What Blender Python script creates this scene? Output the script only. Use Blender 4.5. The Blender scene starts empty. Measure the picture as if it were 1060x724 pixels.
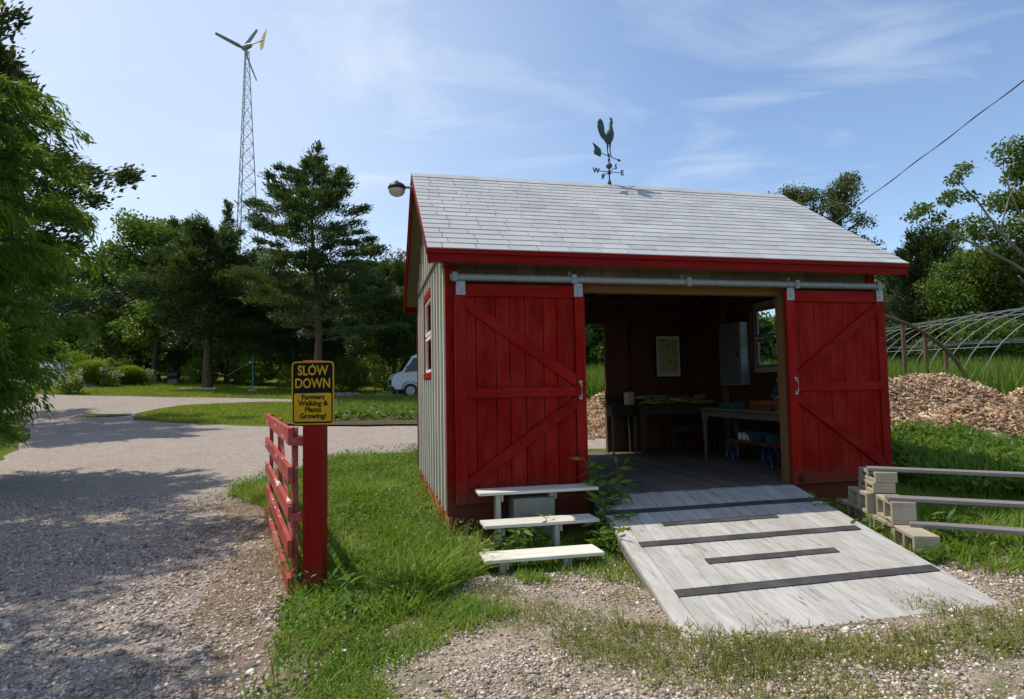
import bpy, bmesh, math, random
import numpy as np
from mathutils import Vector, Matrix, noise

# ------------------------------------------------------------------ camera, sky, sun
sc = bpy.context.scene
COL = sc.collection
PITCH, ROLL, YAW = 0.0575, -0.017, 0.226
_cp, _sp, _cr, _sr = math.cos(PITCH), math.sin(PITCH), math.cos(ROLL), math.sin(ROLL)
_f = Vector((0, _cp, _sp)); _u = Vector((0, -_sp, _cp)); _r = Vector((1, 0, 0))
_R = _r * _cr + _u * _sr; _U = _u * _cr - _r * _sr
cam_d = bpy.data.cameras.new('camera'); cam = bpy.data.objects.new('camera', cam_d); COL.objects.link(cam)
cam_d.sensor_width = 36; cam_d.lens = 36 * 641.0 / 1060; cam_d.clip_start = 0.05; cam_d.clip_end = 1500
m = Matrix.Identity(4)
for i in range(3):
    m[i][0] = _R[i]; m[i][1] = _U[i]; m[i][2] = -_f[i]
m[2][3] = 1.47
cam.matrix_world = m
sc.camera = cam

SUN = Vector((-0.546, 0.144, 1.0)).normalized()
EL = math.asin(SUN.z)
w = bpy.data.worlds.new('World'); sc.world = w; w.use_nodes = True
nt = w.node_tree; bg = nt.nodes['Background']
sky = nt.nodes.new('ShaderNodeTexSky'); sky.sky_type = 'NISHITA'; sky.sun_disc = False
sky.sun_elevation = EL; sky.sun_rotation = math.atan2(SUN.x, SUN.y)
sky.air_density = 1.0; sky.dust_density = 0.7; sky.ozone_density = 2.2; sky.altitude = 0
# thin cirrus, mapped on a high flat layer
tc = nt.nodes.new('ShaderNodeTexCoord'); sep = nt.nodes.new('ShaderNodeSeparateXYZ')
nt.links.new(tc.outputs['Generated'], sep.inputs[0])
mx = nt.nodes.new('ShaderNodeMath'); mx.operation = 'MAXIMUM'; mx.inputs[1].default_value = 0.04
nt.links.new(sep.outputs[2], mx.inputs[0])
dv = nt.nodes.new('ShaderNodeVectorMath'); dv.operation = 'DIVIDE'
cmb = nt.nodes.new('ShaderNodeCombineXYZ')
for k in range(3): nt.links.new(mx.outputs[0], cmb.inputs[k])
nt.links.new(tc.outputs['Generated'], dv.inputs[0]); nt.links.new(cmb.outputs[0], dv.inputs[1])
mp = nt.nodes.new('ShaderNodeMapping'); mp.inputs['Scale'].default_value = (0.9, 1.5, 1); mp.inputs['Rotation'].default_value = (0, 0, 1.1)
nt.links.new(dv.outputs[0], mp.inputs[0])
n1 = nt.nodes.new('ShaderNodeTexNoise'); n1.inputs['Scale'].default_value = 1.15; n1.inputs['Detail'].default_value = 9
n1.inputs['Roughness'].default_value = 0.56; n1.inputs['Distortion'].default_value = 0.9
nt.links.new(mp.outputs[0], n1.inputs['Vector'])
n2 = nt.nodes.new('ShaderNodeTexNoise'); n2.inputs['Scale'].default_value = 0.45; n2.inputs['Detail'].default_value = 3
nt.links.new(dv.outputs[0], n2.inputs['Vector'])
mulc = nt.nodes.new('ShaderNodeMath'); mulc.operation = 'MULTIPLY'
nt.links.new(n1.outputs[0], mulc.inputs[0]); nt.links.new(n2.outputs[0], mulc.inputs[1])
rmp = nt.nodes.new('ShaderNodeMapRange'); rmp.inputs[1].default_value = 0.305; rmp.inputs[2].default_value = 0.46
rmp.inputs[3].default_value = 0.0; rmp.inputs[4].default_value = 0.36
nt.links.new(mulc.outputs[0], rmp.inputs[0])
# a thin veil of high haze toward the sun's side
vl = nt.nodes.new('ShaderNodeMapRange'); vl.interpolation_type = 'SMOOTHSTEP'; vl.inputs[1].default_value = 0.35; vl.inputs[2].default_value = -0.70; vl.inputs[3].default_value = 0.0; vl.inputs[4].default_value = 0.55
nt.links.new(sep.outputs[0], vl.inputs[0])
vm = nt.nodes.new('ShaderNodeMath'); vm.operation = 'MULTIPLY'; vn = nt.nodes.new('ShaderNodeMapRange'); vn.inputs[1].default_value = 0.3; vn.inputs[2].default_value = 0.7; vn.inputs[3].default_value = 0.6; vn.inputs[4].default_value = 1.3
nt.links.new(n2.outputs[0], vn.inputs[0]); nt.links.new(vl.outputs[0], vm.inputs[0]); nt.links.new(vn.outputs[0], vm.inputs[1])
va = nt.nodes.new('ShaderNodeMath'); va.operation = 'ADD'; va.use_clamp = True
mixc = nt.nodes.new('ShaderNodeMix'); mixc.data_type = 'RGBA'; mixc.inputs[7].default_value = (4.7, 5.15, 5.6, 1)
nt.links.new(rmp.outputs[0], va.inputs[0]); nt.links.new(vm.outputs[0], va.inputs[1]); nt.links.new(va.outputs[0], mixc.inputs[0]); nt.links.new(sky.outputs[0], mixc.inputs[6])
nt.links.new(mixc.outputs[2], bg.inputs[0]); bg.inputs[1].default_value = 0.125

sl = bpy.data.lights.new('sun', 'SUN'); sl.energy = 3.1; sl.angle = math.radians(0.53); sl.color = (1, 0.93, 0.80)
so = bpy.data.objects.new('sun', sl); COL.objects.link(so)
so.rotation_euler = (-SUN).to_track_quat('-Z', 'Y').to_euler()
sc.view_settings.view_transform = 'Standard'; sc.view_settings.look = 'None'
sc.view_settings.exposure = 0.6; sc.view_settings.gamma = 1; sc.view_settings.use_curve_mapping = False
sc.render.engine = 'CYCLES'
sc.cycles.max_bounces = 6; sc.cycles.diffuse_bounces = 3; sc.cycles.transparent_max_bounces = 6

# ------------------------------------------------------------------ helpers
rng = np.random.default_rng(7)
random.seed(7)
PI = math.pi

def tag(o, label=None, cat=None, group=None, kind=None):
    if label: o['label'] = label
    if cat: o['category'] = cat
    if group: o['group'] = group
    if kind: o['kind'] = kind
    return o

def empty(name, loc, label, cat, rz=0.0, group=None):
    o = bpy.data.objects.new(name, None); COL.objects.link(o); o.location = loc; o.rotation_euler[2] = rz
    o.empty_display_size = 0.2
    return tag(o, label, cat, group)

def copy_tree(o, parent=None):
    c = o.copy(); COL.objects.link(c); c.parent = parent
    for ch in [x for x in ALL if x.parent == o]:
        ALL.append(copy_tree(ch, c))
    return c
ALL = []

def mk(name, V, F, mat, parent=None, rnd=None, smooth=False, loc=None):
    """V (n,3) array, F list of (m,k) index arrays -> one mesh object"""
    V = np.asarray(V, np.float32); me = bpy.data.meshes.new(name)
    F = [np.asarray(f, np.int32) for f in F if len(f)]
    me.vertices.add(len(V)); me.vertices.foreach_set('co', V.ravel())
    nl = sum(f.size for f in F); npoly = sum(len(f) for f in F)
    me.loops.add(nl); me.polygons.add(npoly)
    me.loops.foreach_set('vertex_index', np.concatenate([f.ravel() for f in F]))
    tot = np.concatenate([np.full(len(f), f.shape[1], np.int32) for f in F])
    st = np.concatenate([[0], np.cumsum(tot)[:-1]]).astype(np.int32)
    me.polygons.foreach_set('loop_start', st); me.polygons.foreach_set('loop_total', tot)
    if smooth: me.polygons.foreach_set('use_smooth', np.ones(npoly, bool))
    me.update(calc_edges=True)
    if rnd is not None:
        a = me.attributes.new('rnd', 'FLOAT', 'FACE'); a.data.foreach_set('value', np.asarray(rnd, np.float32))
    me.materials.append(mat)
    o = bpy.data.objects.new(name, me); COL.objects.link(o); o.parent = parent
    if loc is not None: o.location = loc
    ALL.append(o)
    return o

BOXF = [(0, 3, 2, 1), (4, 5, 6, 7), (0, 1, 5, 4), (1, 2, 6, 5), (2, 3, 7, 6), (3, 0, 4, 7)]
class MB:
    def __init__(s): s.v = []; s.f = []; s.r = []; s.sm = False
    def poly(s, vs, fs, r=None):
        if r is None: r = random.random()
        b = len(s.v); s.v += [tuple(v) for v in vs]; s.f += [tuple(i + b for i in f) for f in fs]; s.r += [r] * len(fs)
        return s
    def hexa(s, p, r=None): return s.poly(p, BOXF, r)
    def box(s, a, b, r=None):
        x0, y0, z0 = a; x1, y1, z1 = b
        return s.hexa([(x0, y0, z0), (x1, y0, z0), (x1, y1, z0), (x0, y1, z0), (x0, y0, z1), (x1, y0, z1), (x1, y1, z1), (x0, y1, z1)], r)
    def beam(s, p, q, w, h, up=(0, 0, 1), r=None):
        """box from p to q, w across, h along up"""
        p = Vector(p); q = Vector(q); d = (q - p).normalized(); u = Vector(up)
        sd = d.cross(u).normalized() * (w / 2); u = sd.cross(d).normalized() * (h / 2)
        L = [p - sd - u, p + sd - u, p + sd + u, p - sd + u]; M = [x + (q - p) for x in L]
        return s.poly(L + M, [(0, 1, 2, 3), (7, 6, 5, 4), (0, 4, 5, 1), (1, 5, 6, 2), (2, 6, 7, 3), (3, 7, 4, 0)], r)
    def tube(s, pts, rad, n=8, r=None, cap=True):
        pts = [Vector(p) for p in pts]
        if not hasattr(rad, '__len__'): rad = [rad] * len(pts)
        vs = []; fs = []
        d0 = (pts[1] - pts[0]).normalized(); ref = Vector((0, 0, 1)) if abs(d0.z) < 0.9 else Vector((1, 0, 0))
        for i, p in enumerate(pts):
            d = (pts[min(i + 1, len(pts) - 1)] - pts[max(i - 1, 0)]).normalized()
            a = d.cross(ref).normalized(); b = a.cross(d).normalized()
            for k in range(n):
                t = 2 * PI * k / n; vs.append(p + (a * math.cos(t) + b * math.sin(t)) * rad[i])
        for i in range(len(pts) - 1):
            for k in range(n):
                k2 = (k + 1) % n; fs.append((i * n + k, i * n + k2, (i + 1) * n + k2, (i + 1) * n + k))
        if cap: fs.append(tuple(range(n))[::-1]); fs.append(tuple((len(pts) - 1) * n + k for k in range(n)))
        return s.poly(vs, fs, r)
    def lathe(s, prof, c=(0, 0, 0), n=16, r=None, axis='z'):
        vs = []; fs = []
        for (rr, z) in prof:
            for k in range(n):
                t = 2 * PI * k / n; x, y = rr * math.cos(t), rr * math.sin(t)
                v = (x, y, z) if axis == 'z' else ((z, x, y) if axis == 'x' else (x, z, y))
                vs.append((v[0] + c[0], v[1] + c[1], v[2] + c[2]))
        for i in range(len(prof) - 1):
            for k in range(n):
                k2 = (k + 1) % n; fs.append((i * n + k, i * n + k2, (i + 1) * n + k2, (i + 1) * n + k))
        fs.append(tuple(range(n))[::-1]); fs.append(tuple((len(prof) - 1) * n + k for k in range(n)))
        return s.poly(vs, fs, r)
    def build(s, name, mat, parent=None, bevel=0, smooth=False, loc=None, label=None):
        me = bpy.data.meshes.new(name); me.from_pydata(s.v, [], s.f); me.update()
        a = me.attributes.new('rnd', 'FLOAT', 'FACE'); a.data.foreach_set('value', np.array(s.r, np.float32))
        bm = bmesh.new(); bm.from_mesh(me); bmesh.ops.recalc_face_normals(bm, faces=bm.faces); bm.to_mesh(me); bm.free()
        if smooth:
            me.polygons.foreach_set('use_smooth', np.ones(len(me.polygons), bool))
            try: me.set_sharp_from_angle(angle=math.radians(40))
            except Exception: pass
        me.materials.append(mat)
        o = bpy.data.objects.new(name, me); COL.objects.link(o); o.parent = parent
        if loc is not None: o.location = loc
        if bevel:
            b = o.modifiers.new('bevel', 'BEVEL'); b.width = bevel; b.segments = 1; b.limit_method = 'ANGLE'
        if label: o['label'] = label
        ALL.append(o)
        return o

def ss(a, b, t):
    t = min(1, max(0, (t - a) / (b - a))); return t * t * (3 - 2 * t)
def g(x, y):
    t = max(0, min(y, 58) - 6)
    return min(3.2, .042 * (t - 4 * (1 - math.exp(-t / 4))) + .05 * ss(12, 28, y) * max(0, -x - 8))
O = Vector((-.562, 6.046, .33))
EX = Vector((math.cos(YAW), math.sin(YAW), 0)); EY = Vector((-math.sin(YAW), math.cos(YAW), 0))
def W(x, y, z=0): return O + EX * x + EY * y + Vector((0, 0, z))
def nz(x, y, s=1.0, z=0.0): return noise.noise(Vector((x * s, y * s, z)))

# ------------------------------------------------------------------ materials
class NB:
    def __init__(s, name, rough=0.7, spec=0.5):
        s.m = bpy.data.materials.new(name); s.m.use_nodes = True; s.t = s.m.node_tree
        s.b = s.t.nodes['Principled BSDF']; s.b.inputs['Roughness'].default_value = rough
        s.b.inputs['Specular IOR Level'].default_value = spec
        s.out = s.t.nodes['Material Output']
        s.co = s.n('ShaderNodeTexCoord').outputs['Object']
    def n(s, t): return s.t.nodes.new(t)
    def l(s, a, b): s.t.links.new(a, b)
    def map(s, sc, rot=(0, 0, 0)):
        q = s.n('ShaderNodeMapping'); q.inputs['Scale'].default_value = sc; q.inputs['Rotation'].default_value = rot
        s.l(s.co, q.inputs[0]); return q.outputs[0]
    def noise(s, scale, detail=4, rough=0.6, vec=None, dist=0.0):
        q = s.n('ShaderNodeTexNoise'); q.inputs['Scale'].default_value = scale; q.inputs['Detail'].default_value = detail
        q.inputs['Roughness'].default_value = rough; q.inputs['Distortion'].default_value = dist
        s.l(vec or s.co, q.inputs['Vector']); return q.outputs[0]
    def vor(s, scale, feature='F1', vec=None, rand=1.0):
        q = s.n('ShaderNodeTexVoronoi'); q.feature = feature; q.inputs['Scale'].default_value = scale
        q.inputs['Randomness'].default_value = rand; s.l(vec or s.co, q.inputs['Vector']); return q
    def ramp(s, fac, stops, interp='LINEAR'):
        q = s.n('ShaderNodeValToRGB'); cr = q.color_ramp; cr.interpolation = interp
        while len(cr.elements) < len(stops): cr.elements.new(0.5)
        for e, (p, c) in zip(cr.elements, stops):
            e.position = p; e.color = (c[0], c[1], c[2], 1) if hasattr(c, '__len__') else (c, c, c, 1)
        s.l(fac, q.inputs[0]); return q.outputs[0]
    def mix(s, fac, a, b, mode='MIX'):
        q = s.n('ShaderNodeMix'); q.data_type = 'RGBA'; q.blend_type = mode; q.clamp_factor = True
        for v, i in ((fac, 0), (a, 6), (b, 7)):
            if isinstance(v, (int, float)): q.inputs[i].default_value = v
            elif isinstance(v, tuple): q.inputs[i].default_value = (*v[:3], 1)
            else: s.l(v, q.inputs[i])
        return q.outputs[2]
    def rnd(s):
        q = s.n('ShaderNodeAttribute'); q.attribute_name = 'rnd'; return q.outputs['Fac']
    def math(s, op, a, b):
        q = s.n('ShaderNodeMath'); q.operation = op
        for v, i in ((a, 0), (b, 1)):
            if isinstance(v, (int, float)): q.inputs[i].default_value = v
            else: s.l(v, q.inputs[i])
        return q.outputs[0]
    def col(s, c):
        if isinstance(c, tuple): s.b.inputs['Base Color'].default_value = (*c[:3], 1)
        else: s.l(c, s.b.inputs['Base Color'])
        return s
    def bump(s, h, strength=0.3, dist=0.01):
        q = s.n('ShaderNodeBump'); q.inputs['Strength'].default_value = strength; q.inputs['Distance'].default_value = dist
        s.l(h, q.inputs['Height']); s.l(q.outputs[0], s.b.inputs['Normal']); return s

def shade(c, k): return (c[0] * k, c[1] * k, c[2] * k)

def wood(name, c, axis='z', var=0.25, rough=0.8, dark=0.45, wear=None, weark=0.62, knots=False, bump=0.25, gscale=1.0, splash=None, fade=None, stain=None):
    b = NB(name, rough, 0.08)
    sc_ = {'x': (1.2, 30, 30), 'y': (30, 1.2, 30), 'z': (30, 30, 1.2)}[axis]
    v = b.map(tuple(k * gscale for k in sc_))
    off = b.n('ShaderNodeVectorMath'); off.operation = 'ADD'; b.l(v, off.inputs[0])
    r = b.rnd(); m_ = b.math('MULTIPLY', r, 37.0); cmb_ = b.n('ShaderNodeCombineXYZ')
    for k in range(3): b.l(m_, cmb_.inputs[k])
    b.l(cmb_.outputs[0], off.inputs[1])
    gr = b.noise(1.0, 6, 0.65, off.outputs[0], 0.4)
    c1 = b.ramp(gr, [(0.3, shade(c, dark)), (0.5, c), (0.75, shade(c, 1.12))])
    tone = b.ramp(r, [(0, 1 - var), (1, 1 + var * 0.5)])
    c2 = b.mix(1.0, c1, tone, 'MULTIPLY')
    big = b.noise(2.2, 3, 0.6)
    c2 = b.mix(b.ramp(big, [(0.35, 0.35), (0.65, 0.0)]), c2, shade(c, 0.72))
    if knots:
        vk = b.vor(2.2, 'F1', b.map({'x': (0.9, 5, 5), 'y': (5, 0.9, 5), 'z': (5, 5, 0.9)}[axis])).outputs['Distance']
        c2 = b.mix(b.ramp(vk, [(0.05, 0.85), (0.12, 0.0)]), c2, shade(c, 0.3))
    if fade:
        fn = b.noise(3.2, 6, 0.65, b.map({'x': (.5, 1.6, 1.6), 'y': (1.6, .5, 1.6), 'z': (1.6, 1.6, .5)}[axis]))
        c2 = b.mix(b.ramp(fn, [(0.42, 0.0), (0.68, 0.6)]), c2, fade)
    if stain:
        sn = b.noise(5, 7, 0.72, b.map({'x': (.35, 1.5, 1.5), 'y': (1.5, .35, 1.5), 'z': (1.5, 1.5, .35)}[axis]), 0.6)
        c2 = b.mix(b.ramp(sn, [(0.50, 0.0), (0.60, 0.38), (0.72, 0.75)]), c2, stain)
    if splash:
        sx_ = b.n('ShaderNodeSeparateXYZ'); b.l(b.co, sx_.inputs[0]); sn = b.noise(16, 7, 0.75)
        hgt_ = b.math('ADD', sx_.outputs[2], b.math('MULTIPLY', b.math('SUBTRACT', sn, 0.5), -0.55))
        c2 = b.mix(b.ramp(hgt_, [(0.02, 0.75), (0.22, 0.0)]), c2, splash)
    if wear:
        wn = b.noise(9, 6, 0.7, b.map({'x': (.25, 1.5, 1.5), 'y': (1.5, .25, 1.5), 'z': (1.5, 1.5, .25)}[axis]), 0.3)
        c2 = b.mix(b.ramp(wn, [(weark, 0.0), (weark + 0.04, 1.0)]), c2, wear)
    b.col(c2); b.bump(gr, bump, 0.004)
    return b.m

def plain(name, c, rough=0.5, metal=0.0, var=0.15, scale=8.0, bump=0.0, spec=0.5):
    b = NB(name, rough, spec); b.b.inputs['Metallic'].default_value = metal
    nn = b.noise(scale, 5, 0.6)
    b.col(b.mix(b.ramp(nn, [(0.3, 0.0), (0.7, 1.0)]), shade(c, 1 - var), shade(c, 1 + var * 0.5)))
    if bump: b.bump(nn, bump, 0.005)
    return b.m

def leafmat(name, c1, c2, trans=0.35, rough=0.55, c3=None):
    b = NB(name, rough, 0.3)
    r = b.rnd()
    stops = [(0, c1), (0.75, c2)] + ([(1.0, c3)] if c3 else [(1.0, shade(c2, 1.25))])
    c = b.ramp(r, stops); b.col(c)
    tr = b.n('ShaderNodeBsdfTranslucent'); b.l(b.mix(0.5, c, (0.22, 0.30, 0.02), 'MIX'), tr.inputs[0])
    ms = b.n('ShaderNodeMixShader'); ms.inputs[0].default_value = trans
    b.l(b.b.outputs[0], ms.inputs[1]); b.l(tr.outputs[0], ms.inputs[2]); b.l(ms.outputs[0], b.out.inputs[0])
    return b.m

RED = (0.22, 0.004, 0.002)
M = {}
M['red_z'] = wood('red painted boards', RED, 'z', 0.24, 0.65, 0.74, bump=0.35, fade=(0.30, 0.028, 0.018), splash=(0.10, 0.045, 0.028), wear=(0.20, 0.07, 0.05), weark=0.73)
M['red_x'] = wood('red painted trim', RED, 'x', 0.2, 0.6, 0.72, fade=(0.28, 0.02, 0.014), splash=(0.10, 0.045, 0.028), wear=(0.30, 0.22, 0.19), weark=0.74, bump=0.12)
M['red_fascia'] = wood('red painted fascia', (0.19, 0.006, 0.004), 'x', 0.05, 0.5, 0.85, bump=0.08)
M['red_skirt'] = wood('faded red skirt boards', (0.34, 0.05, 0.03), 'y', 0.2, 0.85, 0.7, wear=(0.34, 0.20, 0.13), weark=0.5)
M['red_gate'] = wood('peeling red gate paint', (0.36, 0.065, 0.055), 'x', 0.2, 0.6, 0.8, wear=(0.60, 0.50, 0.47), weark=0.60, bump=0.4, fade=(0.48, 0.16, 0.14))
M['red_post'] = wood('dark red post paint', (0.22, 0.006, 0.004), 'z', 0.05, 0.55, 0.75, bump=0.3, fade=(0.27, 0.02, 0.014), splash=(0.10, 0.045, 0.028))
M['siding'] = wood('weathered grey siding', (0.36, 0.345, 0.29), 'z', 0.15, 0.85, 0.7)
M['batten'] = wood('pale weathered battens', (0.60, 0.58, 0.50), 'z', 0.12, 0.85, 0.75)
M['soffit'] = wood('bare tan wood', (0.30, 0.235, 0.14), 'y', 0.2, 0.8, 0.7)
M['frontboard'] = wood('darkened tan boards', (0.15, 0.12, 0.08), 'z', 0.3, 0.8, 0.6)  # tan of the front wall boards, with their shade put into the colour
M['framing'] = wood('honey framing lumber', (0.20, 0.11, 0.045), 'z', 0.15, 0.75, 0.7)
M['framing_x'] = wood('honey header lumber', (0.17, 0.09, 0.036), 'x', 0.15, 0.75, 0.7)
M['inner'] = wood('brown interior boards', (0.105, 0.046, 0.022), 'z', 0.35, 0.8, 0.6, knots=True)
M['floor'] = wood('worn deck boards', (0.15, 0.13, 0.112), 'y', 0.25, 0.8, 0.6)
M['ramp'] = wood('silvered plank wood', (0.45, 0.435, 0.41), 'y', 0.14, 0.85, 0.62, knots=True, bump=0.5, stain=(0.30, 0.26, 0.22))
M['white_x'] = wood('worn white board paint', (0.66, 0.64, 0.56), 'x', 0.1, 0.6, 0.85, stain=(0.42, 0.38, 0.30), wear=(0.45, 0.40, 0.30), weark=0.66, bump=0.15)
M['white_z'] = wood('dirty white upright', (0.46, 0.45, 0.40), 'z', 0.15, 0.7, 0.75, wear=(0.30, 0.27, 0.2), weark=0.6)
M['graywood'] = wood('grey weathered plank', (0.25, 0.235, 0.225), 'x', 0.25, 0.85, 0.6, bump=0.4)
M['track'] = plain('dull zinc track', (0.24, 0.26, 0.265), 0.55, 0.3, 0.25, 25)
M['galv'] = plain('galvanised steel', (0.30, 0.33, 0.35), 0.5, 0.45, 0.25, 25)
M['black'] = plain('black iron', (0.02, 0.02, 0.022), 0.5, 0.3)
M['grip'] = NB('grip tape', 0.95, 0.2)
_b = M['grip']; _n = _b.noise(300, 2); _n2 = _b.noise(5, 4); _b.col(_b.mix(_b.ramp(_n2, [(0.4, 0.0), (0.8, 0.6)]), (0.045, 0.045, 0.047), (0.13, 0.12, 0.115))); _b.bump(_n, 0.5, 0.002); M['grip'] = _b.m
M['verdi'] = plain('verdigris copper', (0.035, 0.085, 0.075), 0.6, 0.3, 0.5, 12)
M['white_paint'] = plain('white paint', (0.75, 0.75, 0.72), 0.45)
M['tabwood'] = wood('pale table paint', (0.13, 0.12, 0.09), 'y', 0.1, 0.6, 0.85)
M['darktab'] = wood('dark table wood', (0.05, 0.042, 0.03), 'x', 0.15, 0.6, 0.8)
M['blue'] = plain('blue enamel', (0.008, 0.04, 0.16), 0.35)
M['teal'] = plain('teal pulp', (0.012, 0.07, 0.085), 0.8)

def glass(name, c=(0.8, 0.85, 0.85), a=0.25):
    mm = bpy.data.materials.new(name); mm.use_nodes = True; t = mm.node_tree; t.nodes.clear()
    o = t.nodes.new('ShaderNodeOutputMaterial'); gl = t.nodes.new('ShaderNodeBsdfGlossy'); gl.inputs['Roughness'].default_value = 0.02
    tr = t.nodes.new('ShaderNodeBsdfTransparent'); tr.inputs[0].default_value = (*c, 1); mi = t.nodes.new('ShaderNodeMixShader')
    lw = t.nodes.new('ShaderNodeLayerWeight'); lw.inputs[0].default_value = 0.5; fr = t.nodes.new('ShaderNodeMath'); fr.operation = 'POWER'; fr.inputs[1].default_value = 4.0; t.links.new(lw.outputs['Facing'], fr.inputs[0])
    ad = t.nodes.new('ShaderNodeMath'); ad.operation = 'ADD'; ad.inputs[1].default_value = a * 0.2
    t.links.new(fr.outputs[0], ad.inputs[0]); t.links.new(ad.outputs[0], mi.inputs[0])
    t.links.new(tr.outputs[0], mi.inputs[1]); t.links.new(gl.outputs[0], mi.inputs[2]); t.links.new(mi.outputs[0], o.inputs[0])
    return mm
M['glass'] = glass('window glass')

# shingles
b = NB('grey asphalt shingles', 0.92, 0.2)
r = b.rnd(); c = b.ramp(r, [(0, (0.355, 0.365, 0.375)), (0.5, (0.405, 0.415, 0.425)), (1, (0.44, 0.45, 0.46))])
gn = b.noise(220, 2); big = b.noise(1.6, 5, 0.6)
c = b.mix(1.0, c, b.ramp(gn, [(0.3, 0.8), (0.7, 1.15)]), 'MULTIPLY')
c = b.mix(1.0, c, b.ramp(big, [(0.3, 0.86), (0.7, 1.08)]), 'MULTIPLY')
b.col(c); b.bump(gn, 0.4, 0.002); M['shingle'] = b.m

# gravel
def gravel(name, base, dark, light, sc_=42.0, fines=0.35, green=0.0):
    b = NB(name, 0.95, 0.2)
    v = b.vor(sc_); v2 = b.vor(sc_, 'DISTANCE_TO_EDGE'); v3 = b.vor(sc_ * 2.3)
    rr = b.n('ShaderNodeSeparateColor'); b.l(v.outputs['Color'], rr.inputs[0])
    c = b.ramp(rr.outputs[0], [(0, dark), (0.35, base), (0.7, shade(base, 1.15)), (1, light)])
    rr3 = b.n('ShaderNodeSeparateColor'); b.l(v3.outputs['Color'], rr3.inputs[0])
    c3 = b.ramp(rr3.outputs[0], [(0, shade(dark, .9)), (0.6, shade(base, .9)), (1, shade(light, 1.0))])
    c = b.mix(b.ramp(b.noise(7, 4), [(0.4, 0.0), (0.6, 1.0)]), c, c3)
    e = b.ramp(v2.outputs['Distance'], [(0.0, 0.55), (0.12, 1.0)])
    c = b.mix(1.0, c, e, 'MULTIPLY')
    n = b.noise(0.8, 6, 0.62)
    c = b.mix(b.ramp(n, [(0.45, 0.0), (0.7, fines)]), c, shade(base, 0.62))
    if green:
        gg = b.noise(1.6, 8, 0.7)
        c = b.mix(b.ramp(gg, [(0.5, 0.0), (0.62, green)]), c, (0.085, 0.10, 0.025))
    b.col(c)
    h = b.math('SUBTRACT', 1.0, v.outputs['Distance']); b.bump(h, 0.7, 0.012)
    return b.m
M['gravel'] = gravel('crushed stone gravel', (0.36, 0.30, 0.255), (0.17, 0.14, 0.12), (0.56, 0.49, 0.43), 60.0)
M['yard'] = gravel('gravel and thin grass', (0.35, 0.28, 0.215), (0.15, 0.115, 0.085), (0.56, 0.48, 0.39), 62, 0.6, 0.8)

b = NB('ground turf', 1.0, 0.1)
n1_ = b.noise(0.35, 6, 0.6); n2_ = b.noise(9, 6, 0.7); n3_ = b.noise(60, 3, 0.7)
c = b.ramp(n1_, [(0.35, (0.075, 0.105, 0.018)), (0.55, (0.125, 0.155, 0.022)), (0.72, (0.20, 0.185, 0.045))])
c = b.mix(b.ramp(n2_, [(0.35, 0.55), (0.6, 0.0)]), c, (0.05, 0.075, 0.012))
c = b.mix(1.0, c, b.ramp(n3_, [(0.3, 0.6), (0.7, 1.35)]), 'MULTIPLY')
b.col(c); b.bump(n3_, 0.8, 0.03); M['turf'] = b.m

b = NB('bare brown dirt', 1.0, 0.1)
n1_ = b.noise(38, 8, 0.8); n2_ = b.noise(2.2, 6, .7)
c = b.ramp(n1_, [(0.34, (0.07, 0.045, 0.03)), (0.5, (0.19, 0.13, 0.085)), (0.62, (0.34, 0.26, 0.19))])
c = b.mix(b.ramp(n2_, [(0.4, 0.0), (0.65, 0.8)]), c, (0.30, 0.24, 0.19))
b.col(c); b.bump(n1_, 0.8, 0.02); M['dirt'] = b.m
b = NB('dark garden soil', 1.0, 0.1)
n1_ = b.noise(9, 8, 0.75)
b.col(b.ramp(n1_, [(0.3, (0.04, 0.028, 0.02)), (0.6, (0.11, 0.08, 0.06)), (0.8, (0.2, 0.16, 0.13))])); b.bump(n1_, 1.0, 0.05); M['soil'] = b.m

def bark(name, c):
    b = NB(name, 0.95, 0.15); n = b.noise(1, 6, 0.7, b.map((14, 14, 2.2)), 0.5)
    b.col(b.ramp(n, [(0.3, shade(c, 0.4)), (0.6, c), (0.8, shade(c, 1.5))])); b.bump(n, 0.8, 0.03); return b.m
M['bark'] = bark('grey brown bark', (0.11, 0.09, 0.07))
M['bark_red'] = bark('shreddy cedar bark', (0.13, 0.095, 0.07))
M['bark_pale'] = bark('pale dead limbs', (0.26, 0.235, 0.20))
M['leaf_dec'] = leafmat('mid green foliage', (0.060, 0.118, 0.015), (0.125, 0.21, 0.026))
M['leaf_oak'] = leafmat('oak foliage', (0.036, 0.078, 0.012), (0.08, 0.14, 0.020))
M['leaf_dark'] = leafmat('dark foliage', (0.044, 0.088, 0.016), (0.090, 0.155, 0.028), 0.2)
M['leaf_cedar'] = leafmat('cedar foliage', (0.021, 0.048, 0.015), (0.050, 0.094, 0.025), 0.18)
M['leaf_pine'] = leafmat('pine foliage', (0.016, 0.036, 0.012), (0.04, 0.072, 0.02), 0.15)
M['leaf_willow'] = leafmat('bright narrow leaves', (0.06, 0.135, 0.010), (0.15, 0.27, 0.025), 0.45)
M['leaf_thin'] = leafmat('dull olive leaves', (0.045, 0.065, 0.028), (0.085, 0.105, 0.045))
M['leaf_shrub'] = leafmat('shrub leaves', (0.10, 0.16, 0.018), (0.21, 0.29, 0.035))
M['leaf_weed'] = leafmat('weed leaves', (0.06, 0.125, 0.012), (0.12, 0.215, 0.028), 0.4)
M['grass'] = leafmat('grass blades', (0.10, 0.205, 0.012), (0.20, 0.325, 0.028), 0.45, 0.5, (0.30, 0.27, 0.08))
M['grass_dry'] = leafmat('sparse yellow grass', (0.12, 0.15, 0.022), (0.22, 0.22, 0.05), 0.35, 0.6, (0.38, 0.30, 0.14))
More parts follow.
